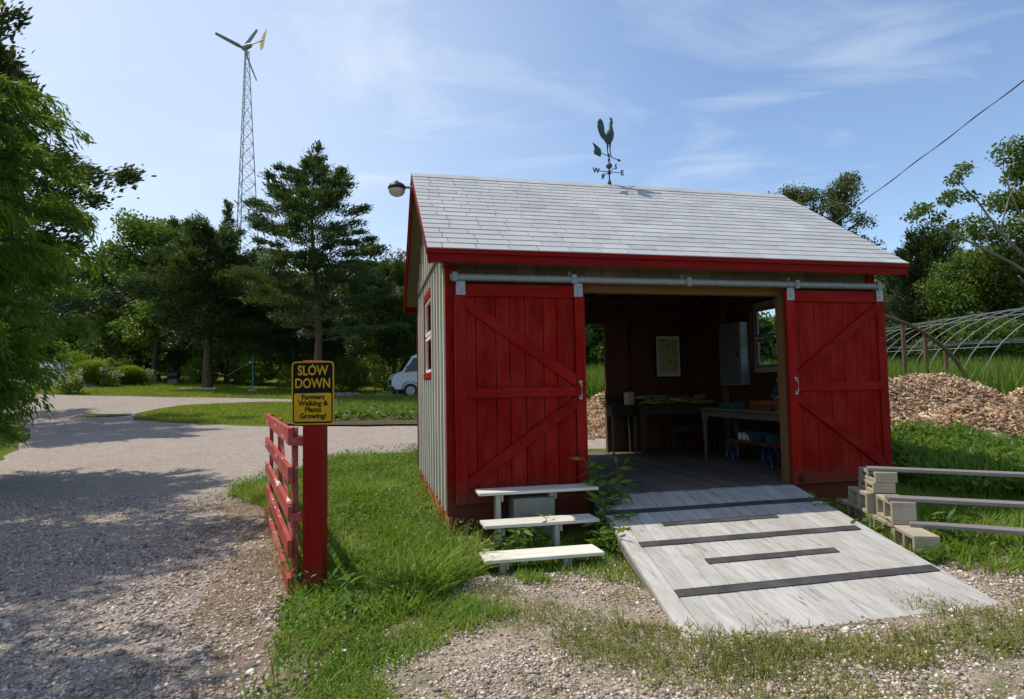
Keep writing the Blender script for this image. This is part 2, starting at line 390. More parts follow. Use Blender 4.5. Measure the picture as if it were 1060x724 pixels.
M['lawn'] = leafmat('lawn blades', (0.18, 0.25, 0.016), (0.29, 0.34, 0.028), 0.35, 0.6)
M['tallgrass'] = leafmat('feathery tall grass', (0.08, 0.14, 0.016), (0.16, 0.24, 0.035), 0.4)
M['flower'] = plain('cream flower heads', (0.62, 0.60, 0.48), 0.8)

b = NB('pebble stone', 0.85, 0.3); r = b.rnd()
b.col(b.ramp(r, [(0, (0.12, 0.10, 0.088)), (0.25, (0.29, 0.23, 0.19)), (0.55, (0.42, 0.35, 0.295)), (0.8, (0.52, 0.43, 0.34)), (1, (0.74, 0.69, 0.62))])); M['pebble'] = b.m
b = NB('wood chip', 0.9, 0.2); r = b.rnd()
b.col(b.ramp(r, [(0, (0.12, 0.075, 0.045)), (0.3, (0.34, 0.21, 0.12)), (0.7, (0.48, 0.33, 0.21)), (1, (0.64, 0.52, 0.39))])); M['chip'] = b.m
b = NB('chip heap core', 1.0, 0.1); n_ = b.noise(16, 8, 0.8)
nb_ = b.noise(0.9, 4)
c = b.ramp(n_, [(0.3, (0.09, 0.055, 0.035)), (0.5, (0.30, 0.19, 0.11)), (0.75, (0.48, 0.36, 0.25))])
c = b.mix(b.ramp(nb_, [(0.45, 0.0), (0.6, 0.5)]), c, (0.40, 0.22, 0.09))
b.col(c); b.bump(n_, 1.0, 0.05); M['heap'] = b.m
# ------------------------------------------------------------------ ground
def gridlines():
    xs = sorted(set([round(-160 + 8 * i, 3) for i in range(41)] + [round(-60 + i * 1.0, 3) for i in range(121)] + [round(-12 + .5 * i, 3) for i in range(49)]))
    ys = sorted(set([round(-40 + 4 * i, 3) for i in range(10)] + [round(-2 + .5 * i, 3) for i in range(49)] + [round(22 + i, 3) for i in range(50)] + [round(72 + 10 * i, 3) for i in range(34)]))
    return xs, ys
GX, GY = gridlines()
V = []; F = []
for y in GY:
    for x in GX: V.append((x, y, g(x, y)))
n = len(GX)
for j in range(len(GY) - 1):
    for i in range(n - 1): F.append((j * n + i, j * n + i + 1, (j + 1) * n + i + 1, (j + 1) * n + i))
tag(mk('ground', V, [F], M['turf'], smooth=True), kind='structure')

def inside(px, py, poly):
    poly = np.array(poly); x = np.asarray(px)[:, None]; y = np.asarray(py)[:, None]
    x0, y0 = poly[:, 0], poly[:, 1]; x1, y1 = np.roll(x0, -1), np.roll(y0, -1)
    c = ((y0 > y) != (y1 > y)) & (x < (x1 - x0) * (y - y0) / (y1 - y0 + 1e-12) + x0)
    return (c.sum(1) % 2) == 1
def outline(pts, step=0.3, amp=0.12, seed=0.0):
    out = []; N = len(pts)
    for i in range(N):
        p0, p1, p2, p3 = [Vector(pts[(i + k - 1) % N][:2]) for k in range(4)]
        L = (p2 - p1).length; st = step * max(1, p1.y / 9); k = max(1, int(L / st))
        for j in range(k):
            t = j / k
            q = 0.5 * ((2 * p1) + (p2 - p0) * t + (2 * p0 - 5 * p1 + 4 * p2 - p3) * t * t + (3 * p1 - p0 - 3 * p2 + p3) * t ** 3)
            q = p1.lerp(p2, t) * 0.5 + q * 0.5
            a = amp * max(1, abs(q.y) / 8)
            q = q + Vector((nz(q.x, q.y, 1.3, seed), nz(q.x, q.y, 1.3, seed + 9))) * a
            out.append((q.x, q.y))
    return out
def sheet(name, pts, off, mat, step=0.3, amp=0.12, seed=0.0, kind='structure'):
    po = outline(pts, step, amp, seed)
    x0, x1 = min(p[0] for p in po), max(p[0] for p in po); y0, y1 = min(p[1] for p in po), max(p[1] for p in po)
    gx = [v for v in GX if x0 < v < x1]; gy = [v for v in GY if y0 < v < y1]
    pts_ = [Vector(p) for p in po]; n_ = len(pts_)
    if gx and gy:
        qx, qy = [q.ravel() for q in np.meshgrid(gx, gy)]; k = inside(qx, qy, po)
        pts_ += [Vector((float(a), float(b_))) for a, b_ in zip(qx[k], qy[k])]
    from mathutils.geometry import delaunay_2d_cdt
    vo, eo, fo, _, _, _ = delaunay_2d_cdt(pts_, [(i, (i + 1) % n_) for i in range(n_)], [], 1, 1e-4)
    cx = np.array([sum(vo[i].x for i in f) / len(f) for f in fo]); cy = np.array([sum(vo[i].y for i in f) / len(f) for f in fo])
    k = inside(cx, cy, po); fo = [tuple(f) for f, q in zip(fo, k) if q]
    me = bpy.data.meshes.new(name)
    me.from_pydata([(v.x, v.y, g(v.x, v.y) + off * (1 if v.y < 14 else 3)) for v in vo], [], fo); me.update()
    if me.polygons and me.polygons[0].normal.z < 0: me.flip_normals()
    me.materials.append(mat); o = bpy.data.objects.new(name, me); COL.objects.link(o); ALL.append(o)
    if kind: o['kind'] = kind
    return o, po
DRIVE = [(-1.1, -6), (-1.1, 0), (-1.22, 3.0), (-1.7, 3.9), (-1.95, 4.7), (-2.35, 6.1), (-3.6, 8.0), (-4.15, 9.2), (-3.9, 10.6), (-3.2, 12.2), (-2, 12.7),
         (3, 12.6), (5.4, 12.4), (6.0, 14), (6.0, 16.5), (5.4, 17.5), (3, 17.6), (-2.8, 17.8), (-6.7, 18.4), (-9.5, 19.0), (-12.2, 20.2), (-13.3, 21.8),
         (-13.5, 23.0), (-13.3, 24.8), (-12.4, 26.2), (-10.6, 27.9), (-5, 29.2), (6, 29.6), (6, 30.8), (-5, 30.4), (-11.2, 29.8), (-14.6, 28.9), (-17.6, 28.2), (-22, 27.4),
         (-30, 26.5), (-30, 22), (-22, 21.5), (-16.2, 20.3), (-12.8, 16.6), (-10.4, 12.6), (-9.2, 10.8), (-7.8, 7), (-7.0, 3), (-6.6, -1), (-6.6, -6)]
drive, drive_po = sheet('gravel_drive', DRIVE, .004, M['gravel'], .3, .14, 1.0)
sheet('bare_verge', [(-1.05, 1.5), (-1.0, 3.1), (-1.45, 3.9), (-1.6, 4.7), (-1.9, 6.1), (-3.05, 8.0), (-3.7, 8.7), (-3.75, 7.9), (-2.7, 6.3), (-2.35, 4.8), (-2.0, 3.9), (-1.55, 3.0), (-1.4, 1.5)], .006, M['dirt'], .10, .13, 4.0)
YARD = [(-0.9, -5), (-0.85, 3.1), (-0.75, 3.9), (-0.5, 4.6), (-0.1, 5.0), (0.4, 5.15), (1.0, 5.4), (3.2, 4.9), (3.6, 5.2), (5.4, 5.0), (9, 3.5), (9, -5)]
sheet('gravel_yard', YARD, .004, M['yard'], .2, .1, 2.0)
sheet('garden_soil', [(-7.0, 18.6), (-2.5, 18.0), (-2.2, 21.4), (-6.6, 21.4)], .02, M['soil'], .4, .2, 3.0)
sheet('dry_grass_patch', [(-14.6, 20.6), (-13.4, 20.9), (-13.2, 21.5), (-14.8, 21.6)], .01, M['turf'], .4, .1, 5.0)

def gv(x, y): return np.array([g(a, b_) for a, b_ in zip(x, y)])
def scatter(poly, n, mask=None, seed=1):
    r = np.random.default_rng(seed); P = np.array(poly)
    x = r.uniform(P[:, 0].min(), P[:, 0].max(), n); y = r.uniform(P[:, 1].min(), P[:, 1].max(), n)
    k = inside(x, y, poly); x, y = x[k], y[k]
    if mask is not None:
        mk_ = np.array([mask(a, b_) for a, b_ in zip(x, y)]); k = r.random(len(x)) < mk_; x, y = x[k], y[k]
    return x, y

def blades(name, x, y, z, h, wd, mat, lean=0.5, curl=0.6, label=None, cat=None, seed=1, kind='stuff', parent=None):
    r = np.random.default_rng(seed); n = len(x)
    h = np.broadcast_to(h, n) * r.uniform(.55, 1.25, n); a = r.uniform(0, 2 * PI, n); ln = r.uniform(.1, 1, n) * lean
    dx, dy = np.cos(a), np.sin(a); a2 = a + PI / 2 + r.normal(0, .5, n); sx, sy = np.cos(a2), np.sin(a2)
    wv = wd * r.uniform(.6, 1.4, n)
    V = np.zeros((n, 5, 3)); 
    def P(t):
        off = h * (ln * t + curl * ln * t * t); zz = h * (t - .35 * ln * t * t)
        return x + dx * off, y + dy * off, z + zz
    for k, (t, ww) in enumerate([(0, 1), (0.55, .85)]):
        X, Y, Z = P(t)
        V[:, 2 * k, 0] = X - sx * wv * ww / 2; V[:, 2 * k, 1] = Y - sy * wv * ww / 2; V[:, 2 * k, 2] = Z
        V[:, 2 * k + 1, 0] = X + sx * wv * ww / 2; V[:, 2 * k + 1, 1] = Y + sy * wv * ww / 2; V[:, 2 * k + 1, 2] = Z
    X, Y, Z = P(1.0); V[:, 4, 0] = X; V[:, 4, 1] = Y; V[:, 4, 2] = Z
    b = (np.arange(n) * 5)[:, None]
    q = b + np.array([[0, 1, 3, 2]]); t_ = b + np.array([[2, 3, 4]])
    pn = np.array([nz(a_, b_, 1.7, 21) + .6 * nz(a_, b_, 6, 22) for a_, b_ in zip(x, y)]); rr = np.clip(r.random(n) * .72 + .14 + pn * .45, 0, 1); rr = np.where(r.random(n) < .05, 1.0, rr)
    o = mk(name, V.reshape(-1, 3), [q, t_], mat, parent, np.concatenate([rr, rr]))
    if label or kind: tag(o, label, cat, None, kind)
    return o

def ico():
    bm = bmesh.new(); bmesh.ops.create_icosphere(bm, subdivisions=1, radius=1)
    v = np.array([q.co[:] for q in bm.verts]); f = np.array([[q.index for q in ff.verts] for ff in bm.faces]); bm.free(); return v, f
IV, IF = ico()
OV = np.array([(1, 0, 0), (-1, 0, 0), (0, 1, 0), (0, -1, 0), (0, 0, 1), (0, 0, -1)], float)
OF = np.array([(0, 2, 4), (2, 1, 4), (1, 3, 4), (3, 0, 4), (2, 0, 5), (1, 2, 5), (3, 1, 5), (0, 3, 5)])
def pebbles(name, x, y, z, s, mat, seed=1, flat=.6, base=(OV, OF)):
    r = np.random.default_rng(seed); n = len(x); bv, bf = base
    s = np.broadcast_to(s, n) * np.exp(r.normal(0, .35, n))
    V = bv[None] * (1 + r.normal(0, .22, (n, len(bv), 3)))
    V = V * s[:, None, None] * np.stack([r.uniform(.8, 1.5, n), r.uniform(.7, 1.1, n), r.uniform(.4, .9, n)], 1)[:, None, :]
    a = r.uniform(0, 2 * PI, n)[:, None]; c, sn = np.cos(a), np.sin(a)
    X = V[:, :, 0] * c - V[:, :, 1] * sn; Y = V[:, :, 0] * sn + V[:, :, 1] * c
    V = np.stack([X + x[:, None], Y + y[:, None], V[:, :, 2] + (z + s * .25)[:, None]], 2)
    F = (np.arange(n) * len(bv))[:, None, None] + bf[None]
    return mk(name, V.reshape(-1, 3), [F.reshape(-1, 3)], mat, None, np.repeat(r.random(n), len(bf)))

x, y = scatter([(-6.6, 2.4), (-1.0, 2.4), (-1.5, 4), (-2.2, 6.2), (-3.9, 8.6), (-8.4, 8.6)], 130000, lambda a, b_: min(1, (3.2 / b_) ** 1.6) * (1 if nz(a, b_, 1.3, 6) > -.1 else .5) if b_ > 0 else 0, 5)
tag(pebbles('drive_gravel', x, y, gv(x, y) + .003, .0098, M['pebble'], 2), 'loose crushed stones lying on the gravel drive', 'gravel', None, 'stuff')
x, y = scatter([(-1.4, 2.4), (5.5, 2.4), (5.5, 5.6), (3.4, 5.4), (.6, 5.3), (-.6, 4.6), (-1.0, 3.6)], 95000, lambda a, b_: min(1, (3.3 / b_) ** 1.3) * min(1, max(.12, .6 + 1.6 * nz(a, b_, .9, 3) + .8 * nz(a, b_, 3.1, 3))), 6)
xx_, yy_ = scatter([(-6.6, 2.4), (5.5, 2.4), (5.5, 4.4), (-.5, 4.4), (-2.2, 6.2), (-6.6, 7.5)], 1100, None, 16)
tag(pebbles('larger_stones', xx_, yy_, gv(xx_, yy_) + .004, .0105, M['pebble'], 17, base=(IV, IF)), 'scattered larger stones among the driveway and yard gravel', 'gravel', None, 'stuff')
tag(pebbles('yard_gravel', x, y, gv(x, y) + .003, .0090, M['pebble'], 3), 'loose tan stones in the yard before the shed', 'gravel', None, 'stuff')

# ------------------------------------------------------------------ the red shed
shed = empty('shed', (O.x, O.y, 0), 'grey-sided farm shed with red trim, shingled roof and two open red sliding doors', 'shed', YAW)
FL = (0, 0, O.z)          # shed parts are laid out from the floor level
SX0, SX1, SD = -.05, 4.93, 3.88
RZ0, RZR = 2.459, 3.900   # eave and ridge height of the shingle surface
EYF, RYM = -.195, 1.94
K = (RZR - RZ0) / (RYM - EYF)
RX0, RX1 = -.264, 5.195
def roofz(y): return RZ0 + K * (y - EYF) if y <= RYM else RZR - K * (y - RYM)
def S(mb, name, mat, bevel=0, parent=None, **k): return mb.build(name, mat, parent or shed, bevel, loc=(FL if parent is None else None), **k)

# floor
mb = MB(); x0 = SX0 + .02
while x0 < SX1 - .02:
    x1 = min(x0 + .138, SX1 - .02); mb.box((x0, .0 if 1.38 < (x0 + x1) / 2 < 3.8 else .12, -.04), (x1 - .005, SD - .1, 0)); x0 += .14
mb.box((SX0 + .02, .09, -.12), (SX1 - .02, SD - .12, -.05), .2)
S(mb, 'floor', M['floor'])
# left wall: board and batten with window opening  (y 1.60..2.50, z 1.30..2.28)
wy0, wy1, wz0, wz1 = 1.62, 2.50, 1.32, 2.27
mb = MB(); y0 = .10; top = lambda y: roofz(y) - .09
def wall_strip(mb, xa, xb, ya, yb, za, rr=None):
    p = [(xa, ya, za), (xb, ya, za), (xb, yb, za), (xa, yb, za), (xa, ya, top(ya)), (xb, ya, top(ya)), (xb, yb, top(yb)), (xa, yb, top(yb))]
    mb.hexa(p, rr)
ys_ = sorted(set([.10 + .2985 * i for i in range(13)] + [RYM, SD - .06]))
ys_ = [y for y in ys_ if y <= SD - .06]
for ya, yb in zip(ys_[:-1], ys_[1:]):
    if yb - ya < .004: continue
    segs = [(ya, yb)]
    for c_ in (wy0, wy1):
        segs = [s2 for s in segs for s2 in ([(s[0], c_), (c_, s[1])] if s[0] < c_ < s[1] else [s])]
    for a_, b_ in segs:
        mid = (a_ + b_) / 2
        if wy0 < mid < wy1:
            mb.box((SX0, a_, -.10), (SX0 + .025, b_, wz0)); p = [(SX0, a_, wz1), (SX0 + .025, a_, wz1), (SX0 + .025, b_, wz1), (SX0, b_, wz1), (SX0, a_, top(a_)), (SX0 + .025, a_, top(a_)), (SX0 + .025, b_, top(b_)), (SX0, b_, top(b_))]; mb.hexa(p)
        else: wall_strip(mb, SX0, SX0 + .025, a_, b_, -.10)
S(mb, 'side_wall', M['siding'], label='side wall of grey upright boards and battens with a red window')
mb = MB()
yb_ = .235
while yb_ < SD - .1:
    xa, xb = SX0 - .034, SX0 - .001; a_, b_ = yb_ - .03, yb_ + .03
    if wy0 - .12 < yb_ < wy1 + .12:
        mb.box((xa, a_, -.10), (xb, b_, wz0 - .1)); mb.hexa([(xa, a_, wz1 + .1), (xb, a_, wz1 + .1), (xb, b_, wz1 + .1), (xa, b_, wz1 + .1), (xa, a_, top(a_)), (xb, a_, top(a_)), (xb, b_, top(b_)), (xa, b_, top(b_))])
    else: wall_strip(mb, xa, xb, a_, b_, -.10)
    yb_ += .2985
S(mb, 'wall_batten', M['batten'])
mb = MB(); mb.box((SX0 - .055, .1, 2.50), (SX0 - .035, SD - .1, 2.535)); S(mb, 'belly_band', M['black'] if False else M['frontboard'])
# red skirt under left wall
mb = MB(); mb.hexa([(SX0 - .012, .06, -.40), (SX0 + .02, .06, -.40), (SX0 + .02, SD, -.30), (SX0 - .012, SD, -.30), (SX0 - .012, .06, -.10), (SX0 + .02, .06, -.10), (SX0 + .02, SD, -.10), (SX0 - .012, SD, -.10)])
S(mb, 'skirt_board', M['red_skirt'])
mb = MB(); mb.box((SX0 + .02, .06, -.40), (1.40, .085, -.005)); mb.box((1.40, .06, -.42), (3.74, .085, -.15)); mb.box((3.74, .06, -.40), (SX1, .085, -.005))
S(mb, 'front_skirt', M['red_x'])
# corner boards
mb = MB(); mb.box((SX0 - .03, .045, -.12), (SX0 + .07, .098, 2.42)); S(mb, 'corner_board', M['red_z'], .003)
mb = MB(); mb.box((SX0 - .03, SD - .06, -.12), (SX0 + .03, SD + .02, 2.42)); S(mb, 'corner_board', M['red_z'], .003)
mb = MB(); mb.box((SX1 - .07, .045, -.12), (SX1 + .03, .098, 2.42)); S(mb, 'corner_board', M['red_z'], .003)
# front wall boards around the opening
OX0, OX1, OZ = 1.38, 3.72, 2.10
mb = MB()
def vboards(mb, xa, xb, ya, yb, za, zb, w_=.21):
    x = xa
    while x < xb - .001:
        x2 = min(x + w_, xb); mb.box((x + .002, ya, za), (x2 - .002, yb, zb)); x = x2
vboards(mb, SX0 + .07, OX0, .075, .098, -.004, 2.565); vboards(mb, OX1 + .12, SX1 - .07, .075, .098, -.004, 2.565); vboards(mb, OX0, OX1 + .12, .075, .098, 2.235, 2.565)
S(mb, 'front_wall', M['frontboard'])
mb = MB(); mb.box((OX0 - .1, .1, OZ), (OX1 + .14, .2, OZ + .13)); S(mb, 'door_header', M['framing_x'], .003)
mb = MB(); mb.box((OX1, .0745, 0), (OX1 + .118, .19, OZ - .002)); S(mb, 'door_jamb', M['framing'], .003)
mb = MB(); mb.box((OX0 - .11, .0995, 0), (OX0, .19, OZ - .002)); S(mb, 'door_jamb', M['framing'], .003)
# back wall with a doorway x 1.95..3.05
mb = MB(); yb0, yb1 = SD - .06, SD - .035
vboards(mb, SX0, 1.95, yb0, yb1, -.1, 2.54, .24); vboards(mb, 3.05, SX1, yb0, yb1, -.1, 2.54, .24); vboards(mb, 1.95, 3.05, yb0, yb1, 2.13, 2.54, .24)
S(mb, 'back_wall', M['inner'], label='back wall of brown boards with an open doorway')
mb = MB(); mb.box((1.95, SD - .09, 2.13), (3.05, SD - .062, 2.16)); mb.box((3.05, SD - .09, 0), (3.08, SD - .062, 2.16)); mb.box((1.92, SD - .09, 0), (1.95, SD - .062, 2.16)); S(mb, 'door_casing', M['framing'])
# right wall with window y 1.35..2.25 z 1.34..2.22
mb = MB()
def yboards(mb, xa, xb, ya, yb, za, zb, w_=.24):
    y = ya
    while y < yb - .001:
        y2 = min(y + w_, yb); mb.box((xa, y + .001, za), (xb, y2 - .001, zb)); y = y2
rx = SX1 - .05
yboards(mb, rx, rx + .03, .1, 1.35, -.1, 2.5); yboards(mb, rx, rx + .03, 2.25, SD - .06, -.1, 2.5); yboards(mb, rx, rx + .03, 1.35, 2.25, -.1, 1.34); yboards(mb, rx, rx + .03, 1.35, 2.25, 2.22, 2.5)
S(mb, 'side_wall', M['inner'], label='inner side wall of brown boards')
# gable triangles
def gable(xa, xb, mat, name, z0):
    m_ = MB(); n_ = 14; ys = [.1 + (SD - .16) * i / n_ for i in range(n_ + 1)]
    ys = sorted(set(ys + [RYM]))
    for a_, b_ in zip(ys[:-1], ys[1:]):
        if b_ - a_ > .003 and top(min(a_, b_)) > z0 and top(max(a_, b_)) > z0:
            m_.hexa([(xa, a_, z0), (xb, a_, z0), (xb, b_, z0), (xa, b_, z0), (xa, a_, top(a_)), (xb, a_, top(a_)), (xb, b_, top(b_)), (xa, b_, top(b_))])
    return S(m_, name, mat)
gable(rx + .001, rx + .03, M['inner'], 'gable_wall', 2.502)
# interior studs and posts
for yy in (.9, 2.1, 3.1):
    mb = MB(); mb.box((SX0 + .026, yy, 0), (SX0 + .11, yy + .045, 2.35)); S(mb, 'stud', M['inner'])
for yy in (.75, 1.27, 2.27, 3.02):
    mb = MB(); mb.box((rx - .09, yy, 0), (rx - .001, yy + .045, 2.35)); S(mb, 'stud', M['framing'] if yy > 3 or yy == 1.27 else M['inner'])
for xx in (3.5, 4.45):
    mb = MB(); mb.box((xx, SD - .15, 0), (xx + .045, SD - .061, 2.35)); S(mb, 'stud', M['inner'])
mb = MB(); mb.box((SX0 + .03, SD - .15, 2.2), (SX1 - .06, SD - .062, 2.36)); S(mb, 'header_beam', M['inner'])
for xx in (.9, 2.1, 3.3, 4.5):
    mb = MB(); mb.box((xx, .2, 2.30), (xx + .045, SD - .16, 2.42)); S(mb, 'ceiling_joist', M['inner'])
# roof: deck, shingles, fascias
roof = MB()
t_ = .03
for (ya, za, yb, zb) in ((EYF + .02, roofz(EYF + .02), RYM, RZR), (RYM, RZR, 2 * RYM - EYF - .02, roofz(EYF + .02))):
    roof.hexa([(RX0 + .02, ya, za - .055), (RX1 - .02, ya, za - .055), (RX1 - .02, yb, zb - .055), (RX0 + .02, yb, zb - .055), (RX0 + .02, ya, za - .02), (RX1 - .02, ya, za - .02), (RX1 - .02, yb, zb - .02), (RX0 + .02, yb, zb - .02)])
roofo = S(roof, 'roof', M['soffit'])
cl = MB()
for (ya, yb) in ((.12, RYM), (RYM, SD - .07)): cl.hexa([(SX0 + .03, ya, roofz(ya) - .095), (SX1 - .06, ya, roofz(ya) - .095), (SX1 - .06, yb, roofz(yb) - .095), (SX0 + .03, yb, roofz(yb) - .095), (SX0 + .03, ya, roofz(ya) - .075), (SX1 - .06, ya, roofz(ya) - .075), (SX1 - .06, yb, roofz(yb) - .075), (SX0 + .03, yb, roofz(yb) - .075)])
S(cl, 'dark_lining', M['inner'])  # dark lining added below the pale deck so the overhead stays dim
sh = MB(); NROW = 19; rs = random.Random(3)
for side in (0, 1):
    for i in range(NROW):
        t0, t1 = i / NROW, min(1, (i + 1.15) / NROW)
        def pt(t, lift, side=side):
            y = EYF - .012 + (RYM - EYF + .012) * t; z = RZ0 - .008 + (RZR - RZ0 + .008) * t + lift
            return (y, z) if side == 0 else (2 * RYM - y, z)
        x = RX0 - .012; first = True
        while x < RX1 + .012:
            wdt = rs.choice([.295, .31, .33]) if not first else rs.uniform(.1, .3); first = False
            x2 = min(x + wdt, RX1 + .012); lo = rs.uniform(-.0015, .0015)
            (ya, za), (yb, zb) = pt(t0, .008 + lo), pt(t1, -.001)
            (yc, zc), (yd, zd) = pt(t0, .0), pt(t1, -.008)
            gp = .0035
            sh.hexa([(x + gp, yc, zc), (x2 - gp, yc, zc), (x2 - gp, yd, zd), (x + gp, yd, zd), (x + gp, ya, za), (x2 - gp, ya, za), (x2 - gp, yb, zb), (x + gp, yb, zb)], min(1, max(0, rs.gauss(.5, .22))))
            x = x2
x = RX0 - .012
while x < RX1:
    x2 = min(x + .22, RX1 + .012); dy = .13; dz = dy * K
    for sgn in (-1, 1):
        sh.hexa([(x, RYM, RZR + .002), (x2 - .004, RYM, RZR + .002), (x2 - .004, RYM + sgn * dy, RZR - dz + .004), (x, RYM + sgn * dy, RZR - dz + .004), (x, RYM, RZR + .012), (x2 - .004, RYM, RZR + .012), (x2 - .004, RYM + sgn * dy, RZR - dz + .012), (x, RYM + sgn * dy, RZR - dz + .012)], rs.gauss(.5, .15))
    x = x2
sh.build('shingles', M['shingle'], roofo)
for sgn in (0, 1):
    mm_ = (lambda y: y) if sgn == 0 else (lambda y: 2 * RYM - y)
    mb = MB(); a_, b_ = sorted((mm_(EYF + .005), mm_(EYF + .030))); mb.box((RX0 + .01, a_, RZ0 - .135), (RX1 - .03, b_, RZ0 - .012))
    a_, b_ = sorted((mm_(EYF - .018), mm_(EYF + .005))); mb.box((RX0 - .008, a_, RZ0 - .055), (RX1 + .005, b_, RZ0 - .011)); mb.build('fascia', M['red_fascia'], roofo, .002)
for xa, xb in ((RX0 - .002, RX0 + .022), (RX1 - .022, RX1 + .002)):
    for side in (0, 1):
        mb = MB()
        def P2(y, dz): return (y if side == 0 else 2 * RYM - y, roofz(y) + dz)
        for (d0, d1, ex) in ((-.16, -.018, 0), (-.07, -.012, .016)):
            (ya, za), (yb, zb) = P2(EYF + .006, 0), P2(RYM, 0); sx = -ex if xa < 0 else ex
            X0, X1 = (xa + sx, xa) if (ex and xa < 0) else ((xb, xb + sx) if ex else (xa, xb))
            mb.hexa([(X0, ya, za + d0), (X1, ya, za + d0), (X1, yb, zb + d0), (X0, yb, zb + d0), (X0, ya, za + d1), (X1, ya, za + d1), (X1, yb, zb + d1), (X0, yb, zb + d1)])
        mb.build('rake_board', M['red_fascia'], roofo)
# soffit boards under the front eave
mb = MB(); mb.box((RX0 + .03, EYF + .032, RZ0 - .10), (RX1 - .04, .073, RZ0 - .085)); mb.build('soffit', M['soffit'], roofo)
# gutter cable clamp block on the gable corner
mb = MB(); mb.box((SX0 - .05, -.12, 2.31), (SX0 - .02, .09, 2.41)); mb.build('eave_return', M['red_fascia'], roofo)

# windows (a wooden sash window with frame, sash and pane)
def window(xc, y0, y1, z0, z1, outer, mat, inner, label, sgn=-1, fw=.075):
    wroot = MB()
    xo = xc + sgn * .03; xi = xc + sgn * -.03; X = sorted((xo, xi))
    wroot.box((X[0], y0 - fw, z0 - fw), (X[1], y0, z1 + fw)); wroot.box((X[0], y1, z0 - fw), (X[1], y1 + fw, z1 + fw))
    wroot.box((X[0] - .004, y0 - fw - .02, z1 + .002), (X[1] + .004, y1 + fw + .02, z1 + fw + .015)); wroot.box((X[0] - .012, y0 - fw - .015, z0 - fw), (X[1] + .012, y1 + fw + .015, z0 - .002))
    wo = S(wroot, 'window', mat, .002, label=label)
    s_ = MB(); xs = (xc - .018, xc + .018); zm = (z0 + z1) / 2; q = .04
    for za, zb in ((z0, zm - .01), (zm + .012, z1)):
        s_.box((xs[0], y0, za), (xs[1], y0 + q, zb)); s_.box((xs[0], y1 - q, za), (xs[1], y1, zb)); s_.box((xs[0], y0 + q, za), (xs[1], y1 - q, za + q)); s_.box((xs[0], y0 + q, zb - q), (xs[1], y1 - q, zb))
    so_ = s_.build('sash', inner, wo)
    p = MB(); p.poly([(xc - .002, y0 + .03, z0 + .03), (xc - .002, y1 - .03, z0 + .03), (xc - .002, y1 - .03, z1 - .03), (xc - .002, y0 + .03, z1 - .03)], [(0, 1, 2, 3)]); p.build('pane', M['glass'], wo)
    return wo
window(SX0 + .005, wy0, wy1, wz0, wz1, True, M['red_z'], M['white_paint'], 'red framed window in the grey side wall')
window(rx + .01, 1.35, 2.25, 1.34, 2.22, False, plain('dim white window casing', (0.30, 0.30, 0.29), 0.6), plain('grey sash', (0.16, 0.16, 0.155), 0.6), 'white framed sash window seen inside', 1)

# sliding door track
mb = MB(); mb.tube([(-.04, -.05, 2.205), (4.97, -.05, 2.205)], .036, 12); 
S(mb, 'door_track', M['track'], smooth=True)
for xx in (.0, 1.22, 2.5, 3.82, 4.9):
    mb = MB(); mb.box((xx - .025, -.092, 2.163), (xx + .025, -.084, 2.25)); mb.box((xx - .025, -.084, 2.242), (xx + .025, .074, 2.25)); mb.box((xx - .025, -.0895, 2.16), (xx + .025, -.012, 2.168)); mb.box((xx - .02, .062, 2.25), (xx + .02, .074, 2.31)); mb.tube([(xx, -.098, 2.205), (xx, -.09, 2.205)], .010, 8)
    S(mb, 'track_bracket', M['track'], .001)

